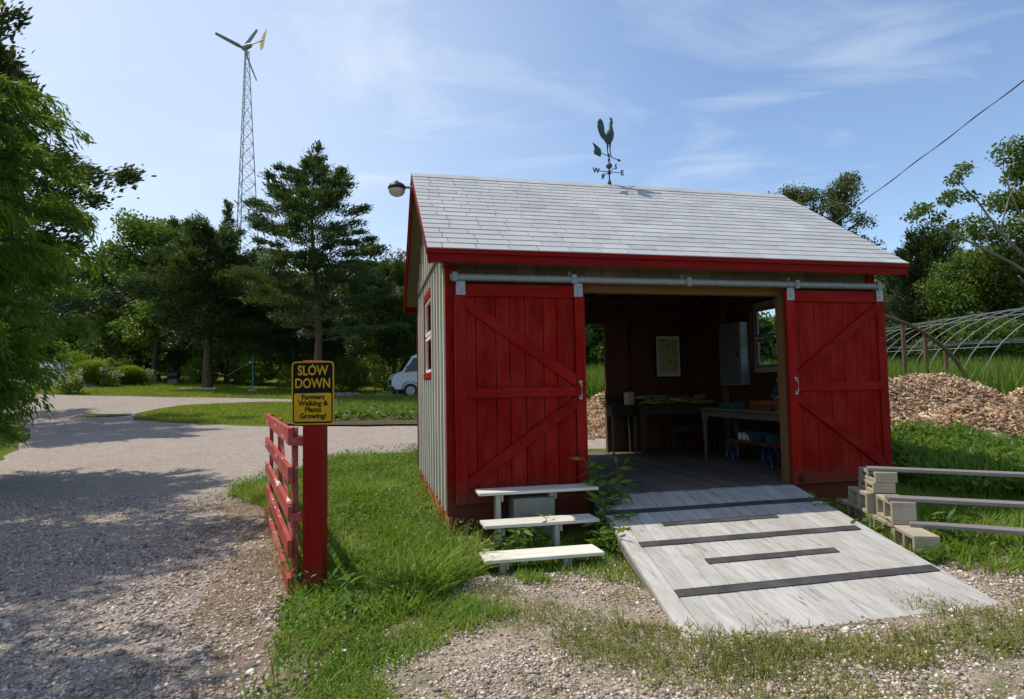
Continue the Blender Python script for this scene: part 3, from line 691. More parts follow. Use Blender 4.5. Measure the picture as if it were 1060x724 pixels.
def sliding_door(x0, wd, handle_right, label):
    """planks behind a frame of stiles, rails and braces; the braces meet the mid rail on the handle side"""
    x1 = x0 + wd; st = .105; zb_, zt = .0, 2.14
    pan = MB(); xs = [x0 + .01]; rr_ = random.Random(int(x0 * 10) + 5)
    while xs[-1] < x1 - .02: xs.append(min(xs[-1] + rr_.choice([.14, .19, .2, .16]), x1 - .01))
    for a_, b_ in zip(xs[:-1], xs[1:]):
        if b_ - a_ > .01: pan.box((a_ + .0028, -.018, .03), (b_ - .0028, .012, zt - .03))
    d = S(pan, 'sliding_door', M['red_z'], .003, label=label)
    f = MB(); ya, yb = -.046, -.0185
    f.box((x0, ya, zb_), (x0 + st, yb, zt)); f.build('stile', M['red_z'], d, .003)
    f = MB(); f.box((x1 - st, ya, zb_), (x1, yb, zt)); f.build('stile', M['red_z'], d, .003)
    for za, zbb in ((zt - .12, zt), (1.02, 1.115), (zb_ + .005, .12)):
        f = MB(); f.box((x0 + st + .001, ya + .002, za), (x1 - st - .001, yb, zbb)); f.build('rail', M['red_x'], d, .003)
    hx, ox = (x1 - st, x0 + st) if handle_right else (x0 + st, x1 - st)
    s_ = 1 if handle_right else -1
    for (za, zbb) in ((zt - .12 - .064, 1.115 + .064), (.12 + .064, 1.02 - .064)):
        f = MB(); ax, bx_ = sorted((ox + s_ * .001, hx - s_ * .001)); z1_, z2_ = (za, zbb) if ax < ox + .01 and s_ > 0 else (zbb, za)
        f.hexa([(ax, -.045, z1_ - .062), (bx_, -.045, z2_ - .062), (bx_, -.0187, z2_ - .062), (ax, -.0187, z1_ - .062), (ax, -.045, z1_ + .062), (bx_, -.045, z2_ + .062), (bx_, -.0187, z2_ + .062), (ax, -.0187, z1_ + .062)]); f.build('brace', M['red_x'], d, .002)
    hxc = (x1 - st / 2 - .01) if handle_right else (x0 + st / 2 + .03)
    hm = MB(); pts = [(hxc, ya - .004, 1.15), (hxc, ya - .03, 1.14), (hxc, ya - .042, 1.08), (hxc, ya - .03, 1.02), (hxc, ya - .004, 1.01)]
    hm.tube(pts, [.007, .008, .010, .008, .007], 8); hm.box((hxc - .016, ya - .006, 1.135), (hxc + .016, ya, 1.175)); hm.box((hxc - .016, ya - .006, .985), (hxc + .016, ya, 1.025))
    hm.build('handle', M['galv'], d, 0, True)
    for hxx in ((x0 + .06), (x1 - .065)):
        q = MB(); q.box((hxx - .046, ya - .007, 2.03), (hxx + .046, ya - .001, 2.165)); q.box((hxx - .012, ya - .011, 2.06), (hxx + .012, ya - .007, 2.18)); q.tube([(hxx, ya - .016, 2.06), (hxx, ya - .007, 2.06)], .008, 6); q.tube([(hxx, ya - .016, 2.13), (hxx, ya - .007, 2.13)], .008, 6)
        q.build('hanger', M['galv'], d, .001)
    kx = (x1 - .1) if handle_right else (x0 + .1)
    q = MB(); q.lathe([(.0, -.03), (.03, -.03), (.034, -.02), (.034, .0), (.0, .0)], (kx, ya - .002, .06), 12, axis='y'); q.build('guide_roller', M['black'], d, 0, True)
    return d
sliding_door(0.0, 1.335, True, 'left sliding door with its handle at the right edge')
sliding_door(3.694, 1.30, False, 'right sliding door with its handle at the left edge')

# ------------------------------------------------------------------ ramp
ramp = empty('wooden_ramp', (O.x, O.y, 0), 'long silvery plank ramp with dark grip strips leading up to the shed opening', 'ramp', YAW)
TOP = ((1.40, 3.73), .03, .002); BOT = ((.93, 3.17), -2.74, -.325)
def rp(u, v, dz=0):   # u across, v down the slope
    xa = TOP[0][0] + (BOT[0][0] - TOP[0][0]) * v; xb = TOP[0][1] + (BOT[0][1] - TOP[0][1]) * v
    return (xa + (xb - xa) * u, TOP[1] + (BOT[1] - TOP[1]) * v, TOP[2] + (BOT[2] - TOP[2]) * v + dz)
nb = 16; mb = MB(); rs = random.Random(9)
for i in range(nb):
    a_, b_ = (i + .014) / nb, (i + 1 - .014) / nb; v1 = 1 + rs.uniform(-.006, .006); lo = rs.uniform(-.0015, .0015)
    mb.hexa([rp(a_, 0, -.035), rp(b_, 0, -.035), rp(b_, v1, -.035), rp(a_, v1, -.035), rp(a_, 0, lo), rp(b_, 0, lo), rp(b_, v1, lo), rp(a_, v1, lo)])
mb.build('deck_board', M['ramp'], ramp, .002, loc=FL)
for u in (.015, .35, .66, .985):
    mb = MB(); p, q = rp(u, .01, -.10), rp(u, .86, -.055)
    w_ = .02; mb.hexa([(p[0] - w_, p[1], p[2] - .06), (p[0] + w_, p[1], p[2] - .06), (q[0] + w_, q[1], q[2] - .02), (q[0] - w_, q[1], q[2] - .02), (p[0] - w_, p[1], p[2] + .064), (p[0] + w_, p[1], p[2] + .064), (q[0] + w_, q[1], q[2] + .019), (q[0] - w_, q[1], q[2] + .019)])
    mb.build('joist', M['graywood'], ramp, loc=FL)
for (yy, ua, ub, hw) in ((-.53, .0, 1.0, .050), (-1.325, .055, .955, .050), (-2.18, .06, .985, .050), (-.915, .20, .70, .042), (-1.735, .24, .74, .045)):
    v = (yy - TOP[1]) / (BOT[1] - TOP[1]); dv = hw / 2.77
    n_ = 14; mb = MB()
    for i in range(n_):
        a_, b_ = ua + (ub - ua) * i / n_, ua + (ub - ua) * (i + 1) / n_
        j = [rs.uniform(-.003, .003) for _ in range(2)]
        mb.hexa([rp(a_, v - dv, .002), rp(b_, v - dv, .002), rp(b_, v + dv, .002), rp(a_, v + dv, .002), rp(a_, v - dv, .0075), rp(b_, v - dv, .0075), rp(b_, v + dv, .0075), rp(a_, v + dv, .0075)], .5)
    mb.build('grip_strip', M['grip'], ramp, loc=FL)

# ------------------------------------------------------------------ tiered plank stand in front of the left door
stand = empty('step_stand', (O.x, O.y, 0), 'three-tier whitish plank stand in front of the left red door', 'plant stand', YAW)
TR = [((.17, 1.33), (-.32, -.06), .150), ((.14, 1.17), (-.745, -.50), -.055), ((.05, 1.02), (-1.245, -.98), -.205)]
for (xa, xb), (ya, yb), z in TR:
    mb = MB(); mb.hexa([(xa, ya, z - .028), (xb, ya - .02, z - .028), (xb - .01, yb - .02, z - .028), (xa, yb, z - .028), (xa, ya, z), (xb, ya - .02, z), (xb - .01, yb - .02, z), (xa, yb, z)])
    mb.build('tread', M['white_x'], stand, .003, loc=FL)
for xs in (.34, .86):
    for i, ((xa, xb), (ya, yb), z) in enumerate(TR):
        mb = MB(); xo = xs - .08 * i
        mb.box((xo, ya + .06, -.36), (xo + .045, ya + .17, z - .0285))
        mb.box((xo + .048, ya + .05, z - .10), (xo + .068, yb - .005, z - .0285))
        mb.build('leg', M['white_z'], stand, .003, loc=FL)
bx = MB(); bx.box((.50, -.30, -.33), (.90, -.06, .075)); 
bo = bx.build('planter_box', plain('grey board', (0.20, 0.20, 0.17), 0.8, 0, .2, 20), None, .004, loc=(O.x, O.y, O.z)); bo.rotation_euler[2] = YAW
tag(bo, 'plain grey box tucked beneath the top tier of the plank stand', 'box')
mb = MB(); mb.hexa([(-.12, -.22, -.33), (.13, -.26, -.33), (.14, -.18, -.33), (-.11, -.12, -.33), (-.12, -.22, -.27), (.13, -.26, -.27), (.14, -.18, -.27), (-.11, -.12, -.27)])
o = mb.build('timber_offcut', M['graywood'], None, .004, loc=(O.x, O.y, O.z)); o.rotation_euler[2] = YAW; tag(o, 'grey timber offcut lying in grass at the shed corner', 'timber')
x = np.array([-.42, -.30, -.2, -.12, -.5, -.36, -.25]); y = np.array([5.75, 5.68, 5.72, 5.6, 5.6, 5.5, 5.48])
for i in range(7):
    o = pebbles('rock', np.array([0.]), np.array([0.]), np.array([0.]), .045, M['pebble'], 60 + i, base=(IV, IF)); o.location = (x[i], y[i], .02)
    tag(o, 'small pale stone lying in the grass between the shed corner and the plank stand', 'stone', 'stones by the shed corner')

# ------------------------------------------------------------------ weathervane
vx, vy = 2.459, RYM
vane = empty('weathervane', W(vx, vy, RZR + .0), 'green copper rooster weathervane on the roof ridge', 'weathervane', YAW)
mb = MB(); mb.tube([(0, 0, -.03), (0, 0, .46)], .010, 8); mb.lathe([(.0, .02), (.03, .02), (.016, .07), (.0, .07)], (0, 0, 0), 10); mb.build('mast', M['black'], vane)
mb = MB()
for a_ in (0.08, 0.08 + PI / 2):
    c_, s_ = math.cos(a_), math.sin(a_); mb.tube([(-.17 * c_, -.17 * s_, .195), (.17 * c_, .17 * s_, .195)], .0055, 6)
mb.lathe([(0, .16), (.028, .165), (.02, .21), (0, .215)], (0, 0, 0), 10)
mb.build('compass_arms', M['black'], vane)
mb = MB(); mb.lathe([(0.001, .235), (.028, .245), (.045, .27), (.046, .285), (.03, .315), (.001, .325)], (0, 0, 0), 14); mb.lathe([(0.001, .35), (.02, .36), (.022, .375), (.001, .395)], (0, 0, 0), 12); mb.build('globe', M['verdi'], vane, 0, True)
def text_mesh(body, size, mat, parent, name, loc, rot, ext=.002, align='CENTER', sx=1.0, bold=0.0):
    cu = bpy.data.curves.new(name, 'FONT'); cu.body = body; cu.size = size; cu.extrude = ext; cu.align_x = align; cu.align_y = 'CENTER'; cu.offset = bold
    cu.fill_mode = 'BOTH'; cu.resolution_u = 3
    tmp = bpy.data.objects.new('tmp', cu); COL.objects.link(tmp)
    dg = bpy.context.evaluated_depsgraph_get(); dg.update(); me = bpy.data.meshes.new_from_object(tmp.evaluated_get(dg))
    bpy.data.objects.remove(tmp); me.name = name; me.materials.clear(); me.materials.append(mat)
    o = bpy.data.objects.new(name, me); COL.objects.link(o); o.parent = parent; o.location = loc; o.rotation_euler = rot; o.scale = (sx, 1, 1); ALL.append(o)
    return o
for ch, a_, in (('W', PI + .08), ('E', .08), ('N', PI / 2 + .08), ('S', -PI / 2 + .08)):
    rx_ = .205; text_mesh(ch, .10, M['black'], vane, 'letter', (rx_ * math.cos(a_), rx_ * math.sin(a_), .195), (PI / 2, 0, a_ if ch in 'E' else (a_ + PI if ch == 'W' else a_)), .005, bold=.003)
# arrow with tail plate, turned off the view axis
ya_ = .55
c_, s_ = math.cos(ya_), math.sin(ya_)
AR = lambda t, z, off=0: (t * c_ - off * s_, t * s_ + off * c_, z)
def plate(outl, th, mapf):
    m_ = MB(); n_ = len(outl); a = [mapf(t, z, -th / 2) for t, z in outl] + [mapf(t, z, th / 2) for t, z in outl]
    m_.poly(a, [tuple(range(n_))[::-1], tuple(range(n_, 2 * n_))] + [(i, (i + 1) % n_, n_ + (i + 1) % n_, n_ + i) for i in range(n_)]); return m_
mb = MB(); mb.tube([AR(-.20, .425), AR(.24, .425)], .006, 6); mb.tube([AR(.24, .425), AR(.30, .425)], [.022, .001], 6); mb.build('arrow_shaft', M['black'], vane)
plate([(-.18, .425), (-.20, .365), (-.33, .37), (-.35, .40), (-.33, .47), (-.37, .53), (-.26, .50), (-.195, .48)], .014, lambda t, z, o_: AR(t, z, o_)).build('arrow_tail', M['verdi'], vane, .002)
# rooster: a rounded body lofted from ellipses along its spine, seen nearly end on
def loft(rings, n=14):
    m_ = MB(); vs = []; fs = []
    for (t, z, rt, ro, ang) in rings:
        for k in range(n):
            a = 2 * PI * k / n; u, o_ = rt * math.cos(a), ro * math.sin(a)
            vs.append(AR(t + u * math.cos(ang), z + u * math.sin(ang), o_))
    for i in range(len(rings) - 1):
        for k in range(n): fs.append((i * n + k, i * n + (k + 1) % n, (i + 1) * n + (k + 1) % n, (i + 1) * n + k))
    fs.append(tuple(range(n))); fs.append(tuple((len(rings) - 1) * n + k for k in range(n)))
    return m_.poly(vs, fs)
body = loft([(-.02, .595, .012, .012, 0), (-.01, .625, .05, .04, 0), (.0, .68, .085, .060, 0), (.02, .74, .088, .060, 0), (.045, .79, .068, .048, 0), (.06, .84, .040, .032, 0), (.062, .89, .028, .024, 0), (.066, .93, .024, .020, 0), (.075, .955, .027, .021, 0), (.08, .98, .018, .015, 0), (.08, .992, .004, .004, 0)])
bo_ = body.build('rooster', M['verdi'], vane, 0, True)
plate([(.05, .985), (.045, 1.01), (.062, 1.0), (.07, 1.025), (.083, 1.003), (.10, 1.018), (.105, .985), (.085, .975)], .008, lambda t, z, o_: AR(t, z, o_)).build('comb', M['verdi'], bo_)
plate([(.098, .965), (.135, .952), (.098, .945), (.108, .915), (.09, .93)], .010, lambda t, z, o_: AR(t, z, o_)).build('beak', M['verdi'], bo_)
plate([(-.05, .69), (-.10, .75), (-.11, .84), (-.14, .90), (-.20, .925), (-.235, .88), (-.24, .80), (-.21, .72), (-.16, .66), (-.09, .635), (-.04, .64)], .035, lambda t, z, o_: AR(t, z, o_)).build('tail_feathers', M['verdi'], bo_, .008)
for of in (-.022, .022):
    mb = MB(); mb.tube([AR(.01, .625, of), AR(.0, .53, of), AR(.015, .44, of)], [.018, .009, .007], 7); mb.tube([AR(-.01, .433, of), AR(.04, .433, of)], .006, 5); mb.build('leg', M['verdi'], bo_)
vane.scale = (.97, .97, .97)

# ------------------------------------------------------------------ yard light on the gable peak
lamp = empty('yard_lamp', W(-.46, 1.97, 3.60), 'round yard light with clear lens on an arm at the gable peak', 'lamp', YAW)
mb = MB(); mb.tube([(.02, 0, .125), (.19, -.0, .12)], .017, 8); mb.lathe([(.0, 0), (.03, 0), (.03, .012), (0, .012)], (.185, 0, .12), 10, axis='x'); mb.build('arm', M['galv'], lamp, 0, True)
mb = MB(); mb.lathe([(.085, .085), (.112, .092), (.115, .115), (.095, .15), (.06, .172), (.022, .178), (.02, .20), (.001, .202)], (0, 0, 0), 20); mb.build('housing', M['black'], lamp, 0, True)
mb = MB(); mb.lathe([(.001, .0), (.05, .004), (.082, .022), (.10, .05), (.106, .083), (.09, .088)], (0, 0, 0), 20); mb.build('lens', plain('frosted lens', (0.62, 0.60, 0.58), 0.25), lamp, 0, True)

# ------------------------------------------------------------------ sign post and gate
post = empty('sign_post', (-1.455, 4.55, 0), 'tall square red post beside the gate carrying the yellow warning sign', 'post')
mb = MB(); mb.box((-.070, -.045, -.1), (.070, .095, 1.675)); mb.build('post', M['red_post'], post, .004)
sign = empty('warning_sign', (-1.447, 4.492, 1.21), 'black and yellow sign reading SLOW DOWN on the red post', 'sign', 0.02)
YEL = plain('aged yellow sign sheeting', (0.50, 0.29, 0.008), 0.6, 0, .15, 6, spec=0.15); BLK = plain('sign black', (0.006, 0.006, 0.007), 0.6, spec=0.1)
def rrect(w_, h_, r_, z0, y0, y1, cx=0):
    pts = []
    for (sx, sz, a0) in ((1, -1, -90), (1, 1, 0), (-1, 1, 90), (-1, -1, 180)):
        for k in range(6):
            a = math.radians(a0 + 18 * k); pts.append((cx + sx * (w_ / 2 - r_) + r_ * math.cos(a), z0 + h_ / 2 + sz * (h_ / 2 - r_) + r_ * math.sin(a)))
    m_ = MB(); n_ = len(pts); m_.poly([(a, y0, c) for a, c in pts] + [(a, y1, c) for a, c in pts], [tuple(range(n_)), tuple(range(n_, 2 * n_))[::-1]] + [(i, (i + 1) % n_, n_ + (i + 1) % n_, n_ + i) for i in range(n_)]); return m_
rrect(.305, .457, .03, 0, 0, .004).build('panel', YEL, sign)
rrect(.285, .437, .024, .010, -.0015, -.0002).build('black_border', BLK, sign)
m_ = rrect(.268, .205, .012, .022, -.003, -.0017); m_.build('yellow_field', YEL, sign)
for z in (.43, .03): MB().tube([(0, -.006, z), (0, -.0005, z)], .006, 8).build('bolt', M['galv'], sign)
TR_ = (PI / 2, 0, 0)
text_mesh('SLOW', .098, YEL, sign, 'lettering', (0, -.0030, .388), TR_, .001, sx=.80, bold=.0022)
text_mesh('DOWN', .098, YEL, sign, 'lettering', (0, -.0030, .295), TR_, .001, sx=.78, bold=.0022)
for i, tx in enumerate(('Farmers', 'Walking &', 'Plants', 'Growing!')):
    text_mesh(tx, .051, BLK, sign, 'lettering', (.003, -.0045, .198 - i * .0455), TR_, .001, sx=.98, bold=.0012)

gate = empty('wooden_gate', (-1.60, 4.52, 0), 'open red five-rail wooden gate with peeling paint, hung beside the sign post', 'gate', math.atan2(2.75, -1.26))
L = 3.02
for i, z in enumerate((1.125, .845, .585, .325, .06)):
    mb = MB(); sg = .012 * math.sin(i * 2.1)
    mb.hexa([(0.0, .0, z - .062), (L, .0, z - .055 + sg), (L, .034, z - .055 + sg), (0.0, .034, z - .062), (0.0, .0, z + .062), (L, .0, z + .062 + sg), (L, .034, z + .062 + sg), (0.0, .034, z + .062)])
    mb.build('rail', M['red_gate'], gate, .004)
# rails run along local x; local +y is the sunny outer side
for xx in (.03, 1.45, 2.75):
    mb = MB(); mb.box((xx, -.040, -.03 if xx < 1 else .03), (xx + .085, -.001, 1.19)); mb.build('upright', M['red_gate'], gate, .003)
for z in (1.09, .545, .04):
    mb = MB(); mb.box((-.012, -.085, z - .035), (.10, -.041, z + .035)); mb.box((-.014, -.085, z - .030), (-.002, .02, z + .030)); mb.tube([(.0, -.12, z), (.0, -.07, z)], .010, 8); mb.build('hinge', M['red_gate'], gate, .002)
mb = MB(); mb.beam((.10, -.02, .12), (1.43, -.02, 1.10), .02, .08); mb.build('brace', M['red_gate'], gate, .002)

# ------------------------------------------------------------------ cinder blocks and planks
def block_mesh(h, name):
    m_ = MB(); L_, w_ = .395, .195; t = .034
    m_.box((-w_ / 2, -L_ / 2, 0), (w_ / 2, L_ / 2, t)); m_.box((-w_ / 2, -L_ / 2, h - t), (w_ / 2, L_ / 2, h))
    for yc in (-L_ / 2 + t / 2, 0, L_ / 2 - t / 2): m_.box((-w_ / 2, yc - t / 2, t), (w_ / 2, yc + t / 2, h - t))
    return m_
b = NB('concrete block', 0.95, 0.15); n_ = b.noise(90, 4, .7); nb_ = b.noise(3, 5)
c = b.mix(1.0, b.ramp(n_, [(0.3, (0.30, 0.26, 0.195)), (0.7, (0.46, 0.405, 0.31))]), b.ramp(nb_, [(0.3, .8), (0.7, 1.1)]), 'MULTIPLY'); b.col(c); b.bump(n_, .6, .004); M['block'] = b.m
ba = -.17
def blk(x, y, z, h, rz, label, proto=[{}]):
    P = proto[0]
    if h not in P: o = block_mesh(h, 'cinder_block').build('cinder_block', M['block'], None, .004); P[h] = o
    else: o = P[h].copy(); COL.objects.link(o)
    o.location = (x, y, z); o.rotation_euler[2] = rz; tag(o, label, 'cinder block', 'cinder blocks holding up the planks'); return o
blk(3.36, 5.28, .0, .195, ba, 'cinder block nearest the ramp foot, alone under the lowest plank')
blk(3.43, 5.69, .0, .195, ba + .04, 'bottom cinder block of the middle stack')
blk(3.44, 5.67, .197, .195, ba - .05, 'sunlit cinder block on top of the middle stack, under the middle plank')
blk(3.47, 6.10, .0, .195, ba + .02, 'bottom cinder block of the tallest stack beside the red door')
blk(3.45, 6.13, .197, .195, ba + .08, 'second cinder block up in the tallest stack')
blk(3.52, 6.09, .394, .098, ba - .02, 'lower half-height block near the top of the tallest stack')
blk(3.53, 6.08, .494, .098, ba + .02, 'topmost half-height block directly under the highest plank')
blk(3.55, 6.52, .0, .195, ba + .3, 'shaded cinder block on the ground behind the tallest stack')
for (p, q, lab) in (((3.40, 6.02, .612), (5.60, 5.20, .575), 'highest of the three grey planks running right from the block stacks'),
                    ((3.32, 5.60, .411), (5.40, 4.83, .385), 'middle of the three grey planks running right from the block stacks'),
                    ((3.42, 5.46, .214), (5.25, 4.66, .195), 'lowest of the three grey planks running right from the block stacks')):
    mb = MB(); p, q = Vector(p), Vector(q); L_ = (q - p).length; mb.box((0, -.07, -.017), (L_, .07, .017))
    o = mb.build('plank', M['graywood'], None, .004); o.location = p; o.rotation_mode = 'QUATERNION'; o.rotation_quaternion = (q - p).to_track_quat('X', 'Z')
    tag(o, lab, 'plank', 'grey planks on cinder blocks')
#PART3
# ------------------------------------------------------------------ inside the shed
def inshed(name, x, y, z, label, cat, rz=0.0, group=None):
    return empty(name, W(x, y, z), label, cat, YAW + rz, group)
def legs(parent, xs, ys, h, w_, mat, taper=.6, turned=False):
    for x in xs:
        for y in ys:
            mb = MB()
            if turned:
                mb.box((x - w_ / 2, y - w_ / 2, h - .16), (x + w_ / 2, y + w_ / 2, h))
                mb.lathe([(.012, 0), (.02, .06), (w_ * .35, .3), (w_ * .5, h - .26), (w_ * .28, h - .22), (w_ * .5, h - .19), (w_ * .4, h - .16)], (x, y, 0), 12)
            else:
                t = w_ / 2; b_ = t * taper; mb.hexa([(x - b_, y - b_, 0), (x + b_, y - b_, 0), (x + b_, y + b_, 0), (x - b_, y + b_, 0), (x - t, y - t, h), (x + t, y - t, h), (x + t, y + t, h), (x - t, y + t, h)])
            mb.build('leg', mat, parent, .002)
def apron(parent, x0, x1, y0, y1, z0, z1, mat):
    mb = MB(); t = .02
    mb.box((x0, y0, z0), (x1, y0 + t, z1)); mb.box((x0, y1 - t, z0), (x1, y1, z1)); mb.box((x0, y0 + t, z0), (x0 + t, y1 - t, z1)); mb.box((x1 - t, y0 + t, z0), (x1, y1 - t, z1))
    mb.build('apron', mat, parent)
t = inshed('table', 4.32, 1.42, 0, 'long pale table with turned legs standing by the right wall inside the shed', 'table', .05)
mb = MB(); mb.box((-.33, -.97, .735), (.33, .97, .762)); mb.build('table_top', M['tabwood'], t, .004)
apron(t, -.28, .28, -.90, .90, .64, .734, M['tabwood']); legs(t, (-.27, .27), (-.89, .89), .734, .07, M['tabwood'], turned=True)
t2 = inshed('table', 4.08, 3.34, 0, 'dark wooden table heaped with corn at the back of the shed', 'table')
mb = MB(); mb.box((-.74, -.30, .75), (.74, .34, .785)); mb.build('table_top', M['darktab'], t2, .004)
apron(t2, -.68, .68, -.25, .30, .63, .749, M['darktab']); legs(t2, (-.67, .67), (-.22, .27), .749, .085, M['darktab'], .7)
be = inshed('bench', 4.28, 3.22, 0, 'low dark bench pushed under the corn table', 'bench')
mb = MB(); mb.box((-.42, -.15, .42), (.42, .15, .455)); mb.build('seat', M['darktab'], be, .003)
apron(be, -.38, .38, -.12, .12, .34, .419, M['darktab']); legs(be, (-.36, .36), (-.11, .11), .419, .055, M['darktab'])
sd = inshed('side_table', 3.20, 3.52, 0, 'small splay-legged side table beside the back doorway', 'side table')
mb = MB(); mb.box((-.24, -.17, .76), (.24, .17, .785)); mb.build('table_top', M['darktab'], sd, .003)
mb = MB(); mb.box((-.20, -.13, .60), (.22, .13, .759)); mb.build('drawer', M['darktab'], sd, .003)
legs(sd, (-.19, .19), (-.12, .12), .60, .045, M['tabwood'], .6)
bk = inshed('basket', 2.98, 3.50, .787, 'black wire basket with arched handle on the small side table', 'basket')
mb = MB()
for k in range(4): z = .02 + .045 * k; q = .10 + .008 * k; mb.tube([(-q, -q, z), (q, -q, z), (q, q, z), (-q, q, z), (-q, -q, z)], .004, 5)
for a_ in (-.1, -.05, 0, .05, .1):
    for s_ in (-1, 1): mb.tube([(a_, s_ * .1, .01), (a_, s_ * .124, .16)], .003, 4); mb.tube([(s_ * .1, a_, .01), (s_ * .124, a_, .16)], .003, 4)
mb.build('basket_body', M['black'], bk)
MB().tube([(0, .12 * math.cos(a_), .16 + .16 * math.sin(a_)) for a_ in np.linspace(0, PI, 9)], .006, 6).build('handle', M['black'], bk)
mb = MB(); mb.box((0, 0, 0), (.14, .10, .20)); mb.box((.02, -.01, .16), (.12, .0, .215)); o = mb.build('paper_carton', plain('tan paper carton', (0.55, 0.38, 0.22), 0.8), None, .003)
o.location = W(3.30, 3.42, .787); o.rotation_euler[2] = YAW + .5; tag(o, 'small tan paper carton standing on the side table', 'carton')
# poster
pf = inshed('framed_poster', 4.17, SD - .165, 1.22, 'framed pale botanical chart in white mat on the back wall', 'picture')
mb = MB(); W2, H2 = .245, .74
for a_, b_ in (((-W2, 0), (-W2 + .025, H2)), ((W2 - .025, 0), (W2, H2)), ((-W2 + .025, 0), (W2 - .025, .025)), ((-W2 + .025, H2 - .025), (W2 - .025, H2))): mb.box((a_[0], -.02, a_[1]), (b_[0], .01, b_[1]))
mb.build('frame', M['black'], pf)
MB().box((-W2 + .025, -.004, .025), (W2 - .025, .0, H2 - .025)).build('mat_board', plain('white mat board', (0.55, 0.55, 0.5), .8), pf)
b = NB('faded print', .8); n_ = b.noise(26, 5, .7); b.col(b.ramp(n_, [(.38, (.16, .13, .05)), (.5, (.40, .36, .2)), (.7, (.46, .42, .25))]))
MB().box((-W2 + .07, -.0075, .08), (W2 - .07, -.0045, H2 - .08)).build('print', b.m, pf)
# electrical cabinet
ec = inshed('electrical_cabinet', SX1 - .14, 2.60, 1.08, 'tall grey steel electrical cabinet on the inner right wall', 'cabinet')
MB().box((-.14, -.29, 0), (.0, .29, .96)).build('cabinet_body', M['track'], ec, .004)
d_ = MB().box((-.158, -.27, .02), (-.1415, .27, .94)).build('cabinet_door', plain('grey enamel door', (0.10, 0.115, 0.12), .5, .2), ec, .003)
MB().box((-.175, -.24, .42), (-.159, -.215, .50)).build('latch', M['black'], d_)
cb = MB(); cb.tube([(-.02, .30, .80), (-.03, .40, .85), (-.03, .42, .65), (-.02, .36, .55), (.0, .30, .60)], .008, 6); cb.build('cable', M['black'], ec)
# things on and under the right table
cr = inshed('wooden_crate', 4.33, .98, .764, 'orange-brown wooden crate of produce on the pale table', 'crate', .05)
CR = wood('orange crate slats', (.20, .075, .03), 'y', .2)
mb = MB()
for s_ in (-1, 1):
    for z in (0, .062): mb.box((s_ * .2 - .006, -.35, z), (s_ * .2 + .006, .35, z + .055)); mb.box((-.194, s_ * .35 - .006, z), (.194, s_ * .35 + .006, z + .055))
mb.box((-.194, -.344, 0), (.194, .344, .008)); mb.build('crate_body', CR, cr)
TOM = plain('red tomato skin', (.20, .015, .01), .35)
def ball(name, x, y, z, r_, mat, label, cat, group, sq=.85):
    me = ball.cache.get(name)
    if me is None:
        mb = MB(); mb.lathe([(.001, -sq)] + [(math.cos(a_), sq * math.sin(a_)) for a_ in np.linspace(-1.2, 1.2, 7)] + [(.15, sq * .93), (.001, sq * .86)], (0, 0, 0), 12)
        o = mb.build(name, mat, None, 0, True); ball.cache[name] = o
    else: o = me.copy(); COL.objects.link(o)
    o.location = W(x, y, z); o.scale = (r_, r_, r_); tag(o, label, cat, group); return o
ball.cache = {}
rs = random.Random(5)
for i in range(4):
    for j in range(8):
        ball('tomato', 4.33 + (i - 1.5) * .085 + rs.uniform(-.01, .01) - (.98 - .98), .98 + (j - 3.5) * .080 + rs.uniform(-.01, .01), .83 + rs.uniform(-.01, .035), rs.uniform(.035, .043), TOM, 'red tomato heaped in the orange-brown wooden crate', 'tomato', 'tomatoes in the crate')
for i, (yy, xx) in enumerate(((.52, 4.05), (.44, 4.14), (.36, 4.05), (.48, 4.24))):
    ball('tomato', xx, yy + .3, .797, .035, TOM, 'red tomato lying loose on the near end of the pale table', 'tomato', 'loose tomatoes')
def pint(name, x, y, z, label, group, s_=1.0, rz=0.0, c_=[{}]):
    P = c_[0]
    if 'o' not in P:
        mb = MB(); t = .004
        for (a_, b_, nx, ny) in ((-1, -1, 1, 0),): pass
        lo, hi, h = .045, .058, .085
        for sx, sy in ((1, 0), (-1, 0), (0, 1), (0, -1)):
            if sx: q = [(sx * lo, -lo, 0), (sx * lo, lo, 0), (sx * (lo - t), lo - t, 0), (sx * (lo - t), -lo + t, 0), (sx * hi, -hi, h), (sx * hi, hi, h), (sx * (hi - t), hi - t, h), (sx * (hi - t), -hi + t, h)]
            else: q = [(-lo, sy * lo, 0), (lo, sy * lo, 0), (lo - t, sy * (lo - t), 0), (-lo + t, sy * (lo - t), 0), (-hi, sy * hi, h), (hi, sy * hi, h), (hi - t, sy * (hi - t), h), (-hi + t, sy * (hi - t), h)]
            mb.hexa(q)
        mb.box((-lo + t, -lo + t, 0), (lo - t, lo - t, .004)); P['o'] = mb.build(name, M['teal']); o = P['o']
    else: o = P['o'].copy(); COL.objects.link(o)
    o.location = W(x, y, z); o.scale = (s_, s_, s_); o.rotation_euler[2] = YAW + rz; tag(o, label, 'pint box', group); return o
for i in range(5): pint('pint_box', 4.10 + .11 * (i % 2), 1.66 + .125 * (i // 2) + .03 * (i % 2), .764, 'empty teal pint box at the far end of the pale table', 'teal pint boxes on the table')
cn = inshed('cone_bag', 4.62, 1.42, .764, 'dark pointed bag with pale scribbles standing behind the crate', 'bag')
b = NB('dark patterned cloth', .8); n_ = b.noise(12, 3, .6, None, 1.5); b.col(b.ramp(n_, [(.54, (.02, .03, .03)), (.6, (.3, .32, .3))])); 
MB().lathe([(.13, 0), (.125, .05), (.06, .28), (.02, .38), (.025, .42), (.001, .43)], (0, 0, 0), 14).build('bag_body', b.m, cn, 0, True)
MB().tube([(.0, 0, .42), (0, .02, .50)], .004, 5).build('loop', M['black'], cn)
